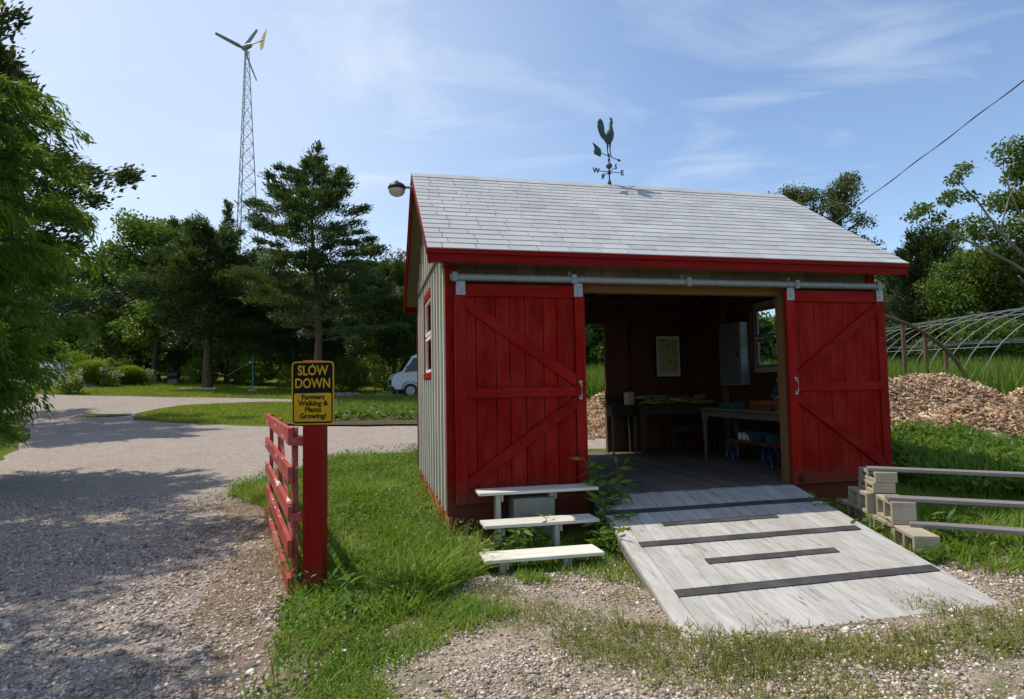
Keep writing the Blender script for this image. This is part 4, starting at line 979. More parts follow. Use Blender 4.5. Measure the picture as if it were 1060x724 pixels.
mb = MB(); mb.box((-.11, -.08, 0), (.11, .08, .012)); o = mb.build('paper_stack', M['white_paint'], None); o.location = W(4.16, .60, .764); o.rotation_euler[2] = YAW + .3; tag(o, 'thin white paper stack on the near corner of the pale table', 'papers')
wg = inshed('wagon', 4.42, 1.48, 0, 'small red wagon with blue spoked wheels under the pale table', 'wagon', .05)
MB().box((-.20, -.52, .285), (.20, .52, .325)).build('bed', plain('dull red wagon bed', (.12, .01, .012), .5), wg, .004)
for (sx, sy, rr_) in ((-1, .40, .135), (1, .40, .135), (-1, -.40, .155), (1, -.40, .155)):
    mb = MB(); n_ = 22; mb.tube([(sx * .235, sy + rr_ * math.cos(2 * PI * k / n_), rr_ + .003 + rr_ * math.sin(2 * PI * k / n_) * .97) for k in range(n_ + 1)], .010, 6)
    for k in range(6): a_ = 2 * PI * k / 6 + .3; mb.tube([(sx * .235, sy, rr_), (sx * .235, sy + (rr_ - .005) * math.cos(a_), rr_ + (rr_ - .005) * math.sin(a_))], .007, 5)
    mb.tube([(sx * .215, sy, rr_), (sx * .255, sy, rr_)], .022, 8); mb.build('wheel', M['blue'], wg)
for sy in (-.4, .4): mb = MB(); mb.tube([(-.225, sy, .145), (.225, sy, .145)], .008, 6); mb.box((-.03, sy - .03, .146), (.03, sy + .03, .284)); mb.build('axle', M['black'], wg)
MB().tube([(0, .52, .30), (0, .66, .40), (0, .70, .62)], .009, 6).build('handle', M['blue'], wg)
for i, (a_, b_) in enumerate(((.12, -.35), (-.08, -.33), (.02, -.12), (-.1, .08), (.1, .1), (-.05, .30))): pint('pint_box', 4.42 + a_, 1.48 + b_, .327, 'teal pint box riding on the red wagon bed', 'teal boxes on the wagon', 1.35)
JAR = plain('pale jar', (.45, .45, .42), .3)
for i in range(3):
    mb = MB(); mb.lathe([(.001, 0), (.028, 0), (.03, .01), (.03, .07), (.02, .085), (.022, .10), (.001, .10)], (0, 0, 0), 12); o = mb.build('jar', JAR, None, 0, True); o.location = W(4.27, 1.62 + .1 * i, .327); tag(o, 'small pale jar on the red wagon bed, in a row of three', 'jar', 'jars on the wagon')
# corn ears on the dark table
HUSK = leafmat('corn husk', (.10, .13, .03), (.24, .25, .07), .1)
corn0 = None
for i in range(34):
    if corn0 is None:
        mb = MB(); mb.lathe([(.001, -.13), (.012, -.125), (.024, -.09), (.028, 0), (.022, .08), (.008, .12), (.001, .13)], (0, 0, 0), 9, axis='x')
        for k in range(6):
            a_ = k * 1.05; c_, s_ = math.cos(a_), math.sin(a_)
            mb.poly([(-.02, .028 * c_, .028 * s_), (.10, .034 * c_ - .012 * s_, .034 * s_ + .012 * c_), (.20, .05 * c_, .05 * s_), (.10, .034 * c_ + .012 * s_, .034 * s_ - .012 * c_)], [(0, 1, 2, 3)])
        corn0 = mb.build('corn_ear', HUSK); o = corn0
    else: o = corn0.copy(); COL.objects.link(o)
    lay = 0 if i < 20 else (1 if i < 30 else 2)
    u = ((i % 20) / 19 if lay == 0 else ((i - 20) / 9 if lay == 1 else (i - 30) / 3))
    o.location = W(3.62 + u * .95 + rs.uniform(-.04, .04), 3.36 + rs.uniform(-.2, .2), .815 + .045 * lay); o.rotation_euler = (rs.uniform(0, 6), rs.uniform(-.15, .15), YAW + rs.uniform(-1.2, 1.2))
    tag(o, 'green corn ear in its husk, heaped on the dark back table', 'corn', 'corn ears on the dark table')

# ------------------------------------------------------------------ service wire and its pole behind the shed
pole = empty('utility_pole', (6.95, 14.1, g(6.95, 14.1)), 'short wooden service pole behind the shed where the wire ends', 'utility pole')
MB().tube([(0, 0, -.2), (0, 0, 4.45)], [.11, .09], 12).build('pole', M['bark_pale'], pole, 0, True)
a_ = Vector((6.95, 14.0, 4.72)); e_ = Vector((7.95, 7.6, 6.38)); far = e_ + (e_ - a_) * 1.2
MB().tube([a_.lerp(far, t) + Vector((0, 0, -.55 * math.sin(PI * t) * 0 + .35 * (t - .5) ** 2 - .0875)) for t in np.linspace(0, 1, 24)], .011, 6)
mb = MB(); cen = [a_.lerp(far, t) + Vector((0, 0, .5 * (t - .5) ** 2 - .125)) for t in np.linspace(0, 1, 90)]
mb.tube(cen, .006, 5); mb.tube([c + Vector((.010 * math.cos(k * .8), 0, .010 * math.sin(k * .8))) for k, c in enumerate(cen)], .008, 5)
tag(mb.build('service_wire', plain('twisted aluminium cable', (.16, .13, .12), .5, .3), None), 'twisted service wire slanting down out of the sky behind the roof', 'wire')

# ------------------------------------------------------------------ wind turbine
TX, TY = -26.0, 60.0; TZ = g(TX, TY)
tur = empty('wind_turbine', (TX, TY, TZ), 'tall lattice tower wind turbine with three blades and a yellow tail', 'wind turbine')
HT = 35.3 - TZ; mb = MB()
def leg3(k, t): a_ = .6 + k * 2 * PI / 3; r_ = 1.75 * (1 - t) ** 1.05 + .22; return Vector((r_ * math.cos(a_), r_ * math.sin(a_), HT * t))
for k in range(3): MB().tube([leg3(k, t) for t in np.linspace(0, 1, 9)], [.07, .065, .06, .055, .05, .05, .045, .045, .04], 6).build('tower_leg', M['galv'], tur)
N = 24; zz = [1 - (1 - i / N) ** .9 for i in range(N + 1)]; zz = [i / N for i in range(N + 1)]
for i in range(N):
    for k in range(3):
        k2 = (k + 1) % 3; mb.tube([leg3(k, zz[i]), leg3(k2, zz[i + 1])], .022, 4, cap=False); mb.tube([leg3(k2, zz[i]), leg3(k, zz[i + 1])], .022, 4, cap=False); mb.tube([leg3(k, zz[i]), leg3(k2, zz[i])], .022, 4, cap=False)
mb.build('lattice', M['galv'], tur)
n_ = Vector((-.87, .5, 0)); uu = Vector((-.5, -.87, 0))
hub = Vector((0, 0, HT + .35)); 
GR = plain('grey turbine blade', (.25, .25, .25), .5); YL = plain('yellow tail vane', (.62, .40, .10), .5)
MB().tube([hub - n_ * .75, hub - n_ * .5, hub + n_ * .1, hub + n_ * .45, hub + n_ * .75], [.12, .24, .28, .26, .05], 12).build('nacelle', GR, tur, 0, True)
MB().tube([Vector((0, 0, HT - .6)), Vector((0, 0, HT + .2))], .12, 10).build('yaw_column', M['galv'], tur)
for k in range(3):
    a_ = 2 * PI * k / 3; d = uu * math.cos(a_) + Vector((0, 0, math.sin(a_))); c_ = hub + n_ * .45; w_ = d.cross(n_).normalized()
    m_ = MB(); vs = []
    for t, ch in ((.15, .09), (.6, .17), (2.0, .15), (3.1, .11)):
        p = c_ + d * t; tw = (w_ * .92 + n_ * .38).normalized(); th = n_ * .028
        vs += [p - tw * ch - th, p + tw * ch - th * .4, p + tw * ch + th * .4, p - tw * ch + th]
    fs = [(0, 1, 2, 3), (15, 14, 13, 12)]
    for i in range(3):
        for j in range(4): fs.append((i * 4 + j, i * 4 + (j + 1) % 4, (i + 1) * 4 + (j + 1) % 4, (i + 1) * 4 + j))
    m_.poly(vs, fs).build('blade', GR, tur)
MB().tube([hub - n_ * .6, hub - n_ * 2.5], .05, 6).build('tail_boom', M['galv'], tur)
T0 = hub - n_ * 2.0; vs = []
sd_ = uu * .02
for off in (-1, 1): vs += [T0 - n_ * .1 + Vector((0, 0, -.95)) + sd_ * off, T0 - n_ * .45 + Vector((0, 0, -.85)) + sd_ * off, T0 - n_ * 1.0 + Vector((0, 0, .95)) + sd_ * off, T0 - n_ * .55 + Vector((0, 0, .55)) + sd_ * off, T0 + Vector((0, 0, -.1)) + sd_ * off]
MB().poly(vs, [(0, 1, 2, 3, 4), (9, 8, 7, 6, 5)] + [(i, (i + 1) % 5, 5 + (i + 1) % 5, 5 + i) for i in range(5)]).build('tail_vane', YL, tur)

# ------------------------------------------------------------------ white van
van = empty('van', (-3.9, 31.6, g(-3.9, 31.6)), 'white cargo van parked beyond the vegetable bed, partly hidden by the shed', 'van', math.radians(198))
# local +x is forward
VW = plain('white van paint', (.55, .57, .60), .3, 0, .03, 2); DK = plain('dark glass', (.015, .02, .025), .15); TY_ = plain('tyre rubber', (.015, .015, .015), .8)
prof = [(-2.4, .45), (2.15, .42), (2.32, .62), (2.30, .95), (2.2, 1.18), (1.85, 1.30), (1.32, 2.08), (.95, 2.2), (-2.3, 2.2), (-2.42, 2.0)]
m_ = MB(); n2 = len(prof); vs = []
for y_, k_ in ((-.98, 0), (-1.0, 1), (1.0, 1), (.98, 0)):
    for (x_, z_) in prof:
        ins = .10 * max(0, (z_ - 1.0) / 1.1) if True else 0
        vs.append((x_, (abs(y_) - ins) * (1 if y_ > 0 else -1), z_))
m_.poly([vs[i] for i in list(range(n2)) + list(range(3 * n2, 4 * n2))], [tuple(range(n2)), tuple(range(n2, 2 * n2))[::-1]] + [(i, (i + 1) % n2, n2 + (i + 1) % n2, n2 + i) for i in range(n2)])
vb = m_.build('body', VW, van, .05)
for s_ in (-1, 1):
    m_ = MB(); p = [(1.0, 1.32), (1.72, 1.32), (1.26, 1.98), (.60, 2.0), (.60, 1.32)]; yy = lambda z: s_ * (1.0 - .10 * max(0, (z - 1.0) / 1.1) + .004)
    m_.poly([(x_, yy(z_), z_) for x_, z_ in p] + [(x_, yy(z_) - s_ * .02, z_) for x_, z_ in p], [(0, 1, 2, 3, 4), (9, 8, 7, 6, 5)] + [(i, (i + 1) % 5, 5 + (i + 1) % 5, 5 + i) for i in range(5)]); m_.build('side_window', DK, van)
    for xw in (1.45, -1.45):
        m_ = MB(); m_.lathe([(.30, -.11), (.36, -.10), (.37, 0), (.36, .10), (.30, .11)], (xw, s_ * .90, .37), 20, axis='y'); wh = m_.build('wheel', TY_, van, 0, True)
        MB().lathe([(.001, -.02), (.10, 0), (.21, -.01), (.22, .03), (.001, .03)], (xw, s_ * .90 + (s_ * .1 - .0), .37), 16, axis='y').build('hubcap', plain('steel rim', (.35, .36, .37), .4, .5), wh)
        m_ = MB(); m_.tube([(xw + .44 * math.cos(a_), s_ * 1.0, .40 + .44 * math.sin(a_)) for a_ in np.linspace(0, PI, 9)], .02, 5); m_.build('wheel_arch', DK, van)
    m_ = MB(); m_.box((1.55, s_ * 1.02 - .0, 1.30), (1.66, s_ * 1.22, 1.58)); m_.build('mirror', DK, van, .01)
    m_ = MB(); m_.box((2.27, s_ * .70 - .13, .70), (2.325, s_ * .70 + .13, .90)); m_.build('headlight', plain('lamp lens', (.6, .6, .6), .2), van, .01)
m_ = MB(); p = [(1.56, 1.29), (.97, 1.95)]; m_.poly([(1.85, -.85, 1.33), (1.85, .85, 1.33), (1.36, .80, 2.06), (1.36, -.80, 2.06), (1.81, -.85, 1.30), (1.81, .85, 1.30), (1.32, .80, 2.03), (1.32, -.80, 2.03)], BOXF)
m_.build('windscreen', DK, van); m_ = MB(); m_.box((2.28, -.95, .40), (2.42, .95, .60)); m_.build('bumper', DK, van, .02)
m_ = MB(); m_.box((2.29, -.5, .66), (2.33, .5, .92)); m_.build('grille', DK, van)

# ------------------------------------------------------------------ hoop house frames
f1 = empty('hoop_house_end', (8.4, 18.5, g(8.4, 18.5)), 'brown timber end arch with upright posts behind the woodchip heap', 'hoop house')
RUST = wood('grey brown timber', (.14, .095, .06), 'z', .2)
def arch(t): a_ = t * PI; c_, s_ = math.cos(a_), math.sin(a_); e = 2 / 2.3; return Vector((5.3 * math.copysign(abs(c_) ** e, c_), 0, 3.35 * abs(s_) ** e))
MB().tube([arch(t) for t in np.linspace(0, 1, 40)], .055, 6).build('end_arch', RUST, f1)
for xx in (-4.9, -4.2, -3, -1.6, 0, 1.6, 2.75, 3.35, 4.0, 4.6, 5.05):
    zt = 3.35 * (1 - (abs(xx) / 5.3) ** 2.3) ** (1 / 2.3); MB().box((xx - .045, .01, 0), (xx + .045, .09, zt + .01)).build('post', RUST, f1)
for xx in (0,): pass
f2 = empty('greenhouse_frame', (18.6, 20, g(18, 22)), 'long uncovered silver greenhouse frame of many curved steel hoops', 'greenhouse frame')
ax_ = Vector((.20, .98, .03)).normalized(); pr = Vector((-.98, .20, 0))
def hoop(t, s): a_ = t * PI; return Vector((0, 0, 0)) + ax_ * s + pr * (4.1 * math.cos(a_)) + Vector((0, 0, .2 + 3.2 * math.sin(a_) ** .9))
for i in range(15): MB().tube([hoop(t, i * 1.25 - 2) for t in np.linspace(0, 1, 22)], .015, 6).build('hoop', M['track'], f2)
for t in (.17, .33, .5, .67, .83): MB().tube([hoop(t, s) for s in (-2, 4, 10, 15.6)], .014, 6).build('purlin', M['track'], f2)
for i in range(0, 15, 2): MB().tube([hoop(.2, i * 1.25 - 2), hoop(.8, i * 1.25 - 2)], .012, 5).build('cross_tie', M['track'], f2)

# ------------------------------------------------------------------ woodchip heap
def heap(name, peaks, x0, x1, y0, y1, nchip, seed, label, mat_core, mat_chip, step=.14, cl=(.03, .11)):
    def hz(x, y):
        h = 0
        for (px, py, rx_, ry_, ph) in peaks:
            d = ((x - px) / rx_) ** 2 + ((y - py) / ry_) ** 2; h = max(h, ph * (1 - d) if d < 1 else 0) if False else max(h, ph * math.exp(-d * 1.4) - .10 * ph)
        return max(0, h) + (nz(x, y, 2.2, seed) * .09 + nz(x, y, 6, seed) * .03 if h > .02 else -.05)
    xs = np.arange(x0, x1, step); ys = np.arange(y0, y1, step); V = [(x, y, g(x, y) + hz(x, y) - .03) for y in ys for x in xs]; n_ = len(xs)
    F = [(j * n_ + i, j * n_ + i + 1, (j + 1) * n_ + i + 1, (j + 1) * n_ + i) for j in range(len(ys) - 1) for i in range(n_ - 1) if max(V[j * n_ + i][2] - g(*V[j * n_ + i][:2]), V[(j + 1) * n_ + i + 1][2] - g(*V[(j + 1) * n_ + i + 1][:2])) > -.05]
    V = np.array(V); used = np.unique(np.array(F)); remap = -np.ones(len(V), int); remap[used] = np.arange(len(used)); F = remap[np.array(F)]; V = V[used]
    root = empty(name, (0, 0, 0), label, 'woodchip pile'); mk('heap_core', V, [F], mat_core, root, smooth=True)
    r = np.random.default_rng(seed); cx = r.uniform(x0, x1, nchip); cy = r.uniform(y0, y1, nchip); ch = np.array([hz(a, b_) for a, b_ in zip(cx, cy)]); k = ch > .03; cx, cy, ch = cx[k], cy[k], ch[k]; n_ = len(cx)
    cz = gv(cx, cy) + ch; Ln = r.uniform(cl[0], cl[1], n_) * np.exp(r.normal(0, .3, n_)); a_ = r.uniform(0, 2 * PI, n_); e_ = r.normal(0, .45, n_)
    D = np.stack([np.cos(a_) * np.cos(e_), np.sin(a_) * np.cos(e_), np.sin(e_)], 1); Sd = np.cross(D, r.normal(0, 1, (n_, 3))); Sd /= np.linalg.norm(Sd, axis=1)[:, None]
    c = np.stack([cx, cy, cz], 1); wv = (Ln * r.uniform(.12, .35, n_))[:, None]
    q = np.stack([c - D * Ln[:, None] / 2 - Sd * wv / 2, c - D * Ln[:, None] / 2 + Sd * wv / 2, c + D * Ln[:, None] / 2 + Sd * wv / 2, c + D * Ln[:, None] / 2 - Sd * wv / 2], 1)
    N_ = np.cross(D, Sd) * .006; q2 = q + N_[:, None, :]; VV = np.concatenate([q, q2], 1).reshape(-1, 3)
    b_ = (np.arange(n_) * 8)[:, None, None]; FF = (b_ + np.array([(0, 3, 2, 1), (4, 5, 6, 7), (0, 1, 5, 4), (1, 2, 6, 5), (2, 3, 7, 6), (3, 0, 4, 7)])[None]).reshape(-1, 4)
    o = mk('chips', VV, [FF], mat_chip, root, np.repeat(r.random(n_), 6)); tag(o, kind='stuff')
    return root
heap('woodchip_pile', [(9.6, 14.3, 2.6, 2.3, 1.5), (8.0, 13.8, 2.0, 2.1, 1.45), (11.6, 13.6, 1.3, 2.0, 1.15), (13.6, 14.3, 2.2, 2.3, 1.65), (12.2, 12.4, 2.9, 1.5, .85), (8.8, 12.1, 2.2, 1.4, .85), (7.0, 11.6, 1.2, 1.1, .5)], 5.2, 16.8, 9.9, 17.6, 75000, 8, 'large tan woodchip heap with two humps right of the shed', M['heap'], M['chip'], cl=(.025, .14))
heap('mulch_pile', [(2.9, 17.6, 1.5, 1.2, 1.05), (4.3, 17.9, 1.4, 1.0, .9), (2.7, 15.6, 1.6, 1.5, .5)], .5, 6.2, 13.6, 19.4, 16000, 12, 'smaller straw-brown mulch heap seen through the back doorway', M['heap'], M['chip'])
#PART4
# ------------------------------------------------------------------ vegetation builders
def leafcards(name, C, mat, parent, L, Wd, seed, droop=0.0, flat=0.0, rnd=None, dirs=None):
    """C (n,3) leaf positions; one small folded card per leaf"""
    r = np.random.default_rng(seed); n = len(C)
    D = r.normal(0, 1, (n, 3)) if dirs is None else dirs + r.normal(0, .35, (n, 3))
    D[:, 2] = D[:, 2] * (1 - flat) - droop; D /= np.linalg.norm(D, axis=1)[:, None] + 1e-9
    U = r.normal(0, 1, (n, 3)); U[:, 2] += flat * 3
    Sd = np.cross(D, U); Sd /= np.linalg.norm(Sd, axis=1)[:, None] + 1e-9
    Lr = (L * r.uniform(.6, 1.35, n))[:, None]; Wr = (Wd * r.uniform(.7, 1.25, n))[:, None]
    N_ = np.cross(Sd, D) * Wr * .25
    V = np.stack([C, C + D * Lr * .45 + Sd * Wr / 2 + N_, C + D * Lr, C + D * Lr * .45 - Sd * Wr / 2 + N_], 1).reshape(-1, 3)
    b_ = (np.arange(n) * 4)[:, None]; F = b_ + np.array([[0, 1, 2, 3]])
    if rnd is None: rnd = r.random(n)
    return mk(name, V, [F], mat, parent, rnd)

def clumpcloud(cs, n, seed):
    """cs list of (x,y,z,rx,rz,weight) -> n points, denser shell, and a tone per clump"""
    r = np.random.default_rng(seed); cs = np.array(cs); w_ = cs[:, 5] * cs[:, 3] ** 2; w_ = w_ / w_.sum()
    idx = r.choice(len(cs), n, p=w_); d = r.normal(0, 1, (n, 3)); d /= np.linalg.norm(d, axis=1)[:, None]
    rad = r.random(n) ** (1 / 2.2); d *= rad[:, None]
    P = cs[idx, :3] + d * np.stack([cs[idx, 3], cs[idx, 3], cs[idx, 4]], 1)
    tone = r.random(len(cs))[idx] * .5 + r.random(n) * .5
    return P, tone

def limbpath(p, d, L, r, n=6, up=.12, wob=.12, grav=0.0):
    pts = [Vector(p)]; d = Vector(d).normalized()
    for i in range(n):
        d = (d + Vector((r.uniform(-wob, wob), r.uniform(-wob, wob), r.uniform(-wob, wob) + up - grav * i / n))).normalized(); pts.append(pts[-1] + d * (L / n))
    return pts
def taper(r0, r1, n): return [r0 + (r1 - r0) * (i / (n - 1)) for i in range(n)]

def tree(name, x, y, H, R, z0, nleaf, leaf, mat, barkm, seed, label, group=None, nl=13, env=None, clump=.5, bare=0.0, lean=(0, 0), extra=(), tr=None, droop=0.1, gz=None, twig=5, cat='tree', sq=.75):
    """broadleaf: tapered trunk, limbs, twigs; leaves in clumps round the twig ends"""
    r = random.Random(seed); root = empty(name, (x, y, (g(x, y) if gz is None else gz) - .05), label, cat, 0, group)
    tr = tr or .016 * H + .04
    tp = [Vector((lean[0] * t * H + nz(seed, t * 3) * .05 * H, lean[1] * t * H + nz(seed + 5, t * 3) * .05 * H, H * .93 * t)) for t in np.linspace(0, 1, 9)]
    mb = MB(); mb.tube(tp, [tr * 1.35] + taper(tr, tr * .12, 8), 9)
    env = env or (lambda t: math.sin(min(1, .18 + .82 * t) * PI) ** .6)
    cs = []
    def tpt(z):
        t = min(.999, max(0, z / (H * .93))) * 8; i = int(t); return tp[i].lerp(tp[min(8, i + 1)], t - i)
    for i in range(nl):
        t = (i + r.random() * .8) / nl; zz = z0 + (H * .93 - z0) * t * .92; a_ = i * 2.4 + r.uniform(-.4, .4)
        L_ = R * env(t) * r.uniform(.7, 1.12); el = .15 + .75 * t + r.uniform(-.15, .15)
        p = tpt(zz); pts = limbpath(p, (math.cos(a_), math.sin(a_), math.tan(min(1.2, el)) * .7), L_, r, 6, .06, .16)
        r0 = tr * .42 * (1 - .6 * t); mb.tube(pts, taper(r0, .012 + .002 * H, 7), 6)
        if r.random() < bare: continue
        for k in range(twig):
            u = .35 + .65 * (k + r.random()) / twig; q = u * 6; j = min(5, int(q)); b0 = pts[j].lerp(pts[j + 1], q - j)
            tw = limbpath(b0, (r.gauss(0, 1), r.gauss(0, 1), r.gauss(.2, .6)), R * .28 * r.uniform(.6, 1.2), r, 3, .05, .2); mb.tube(tw, taper(r0 * .3, .008, 4), 4, cap=False)
            cr_ = clump * r.uniform(.6, 1.25); e = tw[-1]; cs.append((e.x, e.y, e.z, cr_, cr_ * sq, 1))
            if r.random() < .5: e = tw[1]; cs.append((e.x, e.y, e.z, cr_ * .7, cr_ * .5, .8))
    for path, rr_, ccs in extra:
        mb.tube([Vector(p) for p in path], taper(rr_, .012, len(path)), 6)
        for cc in ccs: cs.append(tuple(cc) + (1,))
    mb.build('trunk', barkm, root, 0, True)
    P, tone = clumpcloud(cs, nleaf, seed); leafcards('crown', P, mat, root, leaf[0], leaf[1], seed, droop, 0, tone)
    return root

def conifer(name, x, y, H, R, z0, nb, dens, spray, mat, barkm, seed, label, group=None, env=None, up=.10, tr=None, gap=.35, tilt=.1, lean=0.0, thick=.10, tall=None, cat='tree', elist=None):
    """conifer: straight trunk, near-horizontal limbs, feathery layered sprays along their outer part"""
    r = random.Random(seed); rn = np.random.default_rng(seed); root = empty(name, (x, y, g(x, y) - .05), label, cat, 0, group)
    tr = tr or .014 * H + .04
    env = env or (lambda t: (1 - t) ** .8)
    mb = MB(); tp = [Vector((lean * t * H + nz(seed, t * 2) * .02 * H, nz(seed + 3, t * 2) * .02 * H, H * t)) for t in np.linspace(0, 1, 9)]
    mb.tube(tp, [tr * 1.3] + taper(tr, .015, 8), 9); PT = []; TN = []; DR = []
    for i in range(nb):
        t = ((i + r.random()) / nb) ** .9; zz = z0 + (H - z0) * t; a_ = i * 2.4 + r.uniform(-.5, .5); L_ = R * env(t) * r.uniform(.55, 1.15)
        q = zz / H * 8; j = min(7, int(q)); p = tp[j].lerp(tp[j + 1], q - j)
        pts = limbpath(p, (math.cos(a_), math.sin(a_), tilt + .5 * t * t + r.uniform(-.1, .1)), max(.25, L_), r, 6, up * .3, .09)
        mb.tube(pts, taper(max(.02, tr * .25 * (1 - .7 * t)), .008, 7), 5, cap=False)
        tone = r.random(); n_ = int(dens * (.35 + L_ ** 1.35))
        u = gap + (1 - gap) * rn.random(n_) ** .8; q = np.minimum(u * 6, 5.999); jj = q.astype(int); fr = (q - jj)[:, None]
        A = np.array([v[:] for v in pts]); base = A[jj] * (1 - fr) + A[jj + 1] * fr
        sp = L_ * .27 * (1.15 - u)[:, None] + .10
        off = rn.normal(0, 1, (n_, 3)) * np.concatenate([sp, sp, np.full((n_, 1), thick)], 1)
        # sprays gather in tufts
        tid = (u * 7).astype(int); tc = rn.normal(0, 1, (9, 3)) * np.array([.22 * L_ * .5, .22 * L_ * .5, thick * 1.2]); off = off * .62 + tc[tid]
        PT.append(base + off); TN.append(np.full(n_, tone) * .5 + rn.random(n_) * .5); d = A[-1] - A[0]; d /= np.linalg.norm(d) + 1e-9; DR.append(np.tile(d, (n_, 1)) + np.array([0, 0, .25]))
    n_ = int(dens * 1.2); PT.append(np.stack([rn.normal(0, .12, n_) + tp[-1].x, rn.normal(0, .12, n_) + tp[-1].y, H - rn.random(n_) ** 1.3 * .12 * H], 1)); TN.append(rn.random(n_)); DR.append(np.tile([0, 0, 1.], (n_, 1)))
    mb.build('trunk', barkm, root, 0, True)
    leafcards('crown', np.concatenate(PT), mat, root, spray[0], spray[1], seed, 0, 0, np.concatenate(TN), np.concatenate(DR))
    return root

def shrub(name, x, y, H, R, n, leaf, mat, seed, label, cat='shrub', group=None, flowers=0, mound=False):
    r = random.Random(seed); root = empty(name, (x, y, g(x, y) - .02), label, cat, 0, group); rn = np.random.default_rng(seed)
    if mound:
        xs = rn.normal(0, R * .22, n); ys = rn.normal(0, R * .22, n); d = np.sqrt(xs ** 2 + ys ** 2) + 1e-6
        th = np.abs(rn.normal(.0, .55, n)); ln = H * rn.uniform(.75, 1.1, n); ux, uy = xs / d, ys / d; V = np.zeros((n, 5, 3)); px, py = -uy, ux; wv = .012
        for k, t in enumerate((0, .6, 1)):
            rr = R * 1.15 * np.sin(np.minimum(th, 1.45)) * t ** 1.2; zz = ln * np.sin(t * 1.75) * np.cos(th * .75) ** 1 if k else 0 * ln
            X = xs * .5 + ux * rr; Y = ys * .5 + uy * rr
            if k < 2:
                V[:, 2 * k] = np.stack([X - px * wv, Y - py * wv, zz], 1); V[:, 2 * k + 1] = np.stack([X + px * wv, Y + py * wv, zz], 1)
            else: V[:, 4] = np.stack([X, Y, zz], 1)
        b_ = (np.arange(n) * 5)[:, None]; rr = rn.random(n); mk('foliage', V.reshape(-1, 3), [b_ + np.array([[0, 1, 3, 2]]), b_ + np.array([[2, 3, 4]])], mat, root, np.concatenate([rr, rr])); return root
    mb = MB(); cs = []
    for i in range(14):
        a_ = i * 2.4; e = Vector((math.cos(a_) * R * r.uniform(.2, .8), math.sin(a_) * R * r.uniform(.2, .8), H * r.uniform(.4, .85)))
        mb.tube([Vector((0, 0, 0)), e * .5 + Vector((0, 0, H * .1)), e], [.03, .02, .008], 5); q = R * r.uniform(.28, .48); cs.append((e.x, e.y, e.z, q, q * .8, 1)); cs.append((e.x * .9, e.y * .9, e.z * .45, q, q * .8, .9))
    mb.build('stem', M['bark'], root); P, tone = clumpcloud(cs, n, seed); leafcards('foliage', P, mat, root, leaf[0], leaf[1], seed, .05, 0, tone)
    for k in range(flowers):
        c = cs[(2 * k) % len(cs)]; d = Vector((r.gauss(0, 1), r.gauss(0, 1), abs(r.gauss(.7, .6)))).normalized(); c_ = Vector(c[:3]) + Vector((d.x * c[3], d.y * c[3], d.z * c[4]))
        m_ = rn.normal(0, .045, (40, 3)) * np.array([1, 1, 1.6]) + np.array(c_[:]); leafcards('flower_head', m_, M['flower'], root, .05, .045, seed + k)
    return root

# ------------------------------------------------------------------ trees
def env_cedar(t): return [.85, .95, 1.0, 1.0, .95, .86, .80, .58, .34, .17, .06][min(10, int(t * 10))] * (1 - (t * 10 - int(t * 10)) * .08)
conifer('cedar_tree', -9.53, 30, 12.0, 4.1, 2.8, 66, 230, (.19, .055), M['leaf_cedar'], M['bark_red'], 11, 'tall layered cedar with open pointed top standing directly behind the sign', 'cedars by the lawn', env_cedar, tr=.20, gap=.34, tilt=.2, thick=.085)
conifer('cedar_tree', -17.4, 35.4, 9.3, 3.6, 2.5, 58, 300, (.20, .06), M['leaf_cedar'], M['bark_red'], 12, 'broad dark cedar with a thick bare lower trunk on the far lawn', 'cedars by the lawn', lambda t: math.sin(min(1, .35 + t * .65) * PI) ** .5, tr=.24, gap=.2, tilt=.05, thick=.22)
conifer('cedar_tree', -20.3, 44, 12.9, 2.0, 3.0, 60, 150, (.22, .06), M['leaf_cedar'], M['bark_red'], 13, 'thin spiky cedar tip rising just left of the lattice tower', 'cedars by the lawn', lambda t: (1 - t) ** .7, tr=.16, gap=.15, tilt=.3)
conifer('cedar_tree', -12.9, 37, 6.3, 3.4, 1.6, 46, 300, (.20, .06), M['leaf_cedar'], M['bark_red'], 14, 'low spreading cedar filling the gap left of the sign', 'cedars by the lawn', lambda t: math.sin(min(1, .3 + t * .7) * PI) ** .5, gap=.15, thick=.25)
conifer('cedar_tree', -6.6, 34.5, 7.2, 3.0, 1.7, 50, 320, (.20, .06), M['leaf_cedar'], M['bark_red'], 15, 'rounded cedar standing just left of the shed roof corner', 'cedars by the lawn', lambda t: math.sin(min(1, .3 + t * .7) * PI) ** .5, gap=.15, thick=.25)
tree('broadleaf_tree', -24.1, 42, 11.0, 4.6, 2.0, 26000, (.26, .17), M['leaf_dec'], M['bark'], 21, 'full round-topped green tree at the far edge left of the cedars', 'trees along the far wood', nl=18, clump=1.0)
tree('broadleaf_tree', -28.0, 44, 9.2, 3.6, 1.5, 16000, (.26, .17), M['leaf_dark'], M['bark'], 22, 'dark tree below left of the round-topped green tree', 'trees along the far wood', nl=16, clump=1.0)
tree('broadleaf_tree', -19.0, 43, 8.6, 3.6, 1.2, 16000, (.26, .17), M['leaf_dark'], M['bark'], 23, 'dark tree behind the broad cedar', 'trees along the far wood', nl=16, clump=1.0)
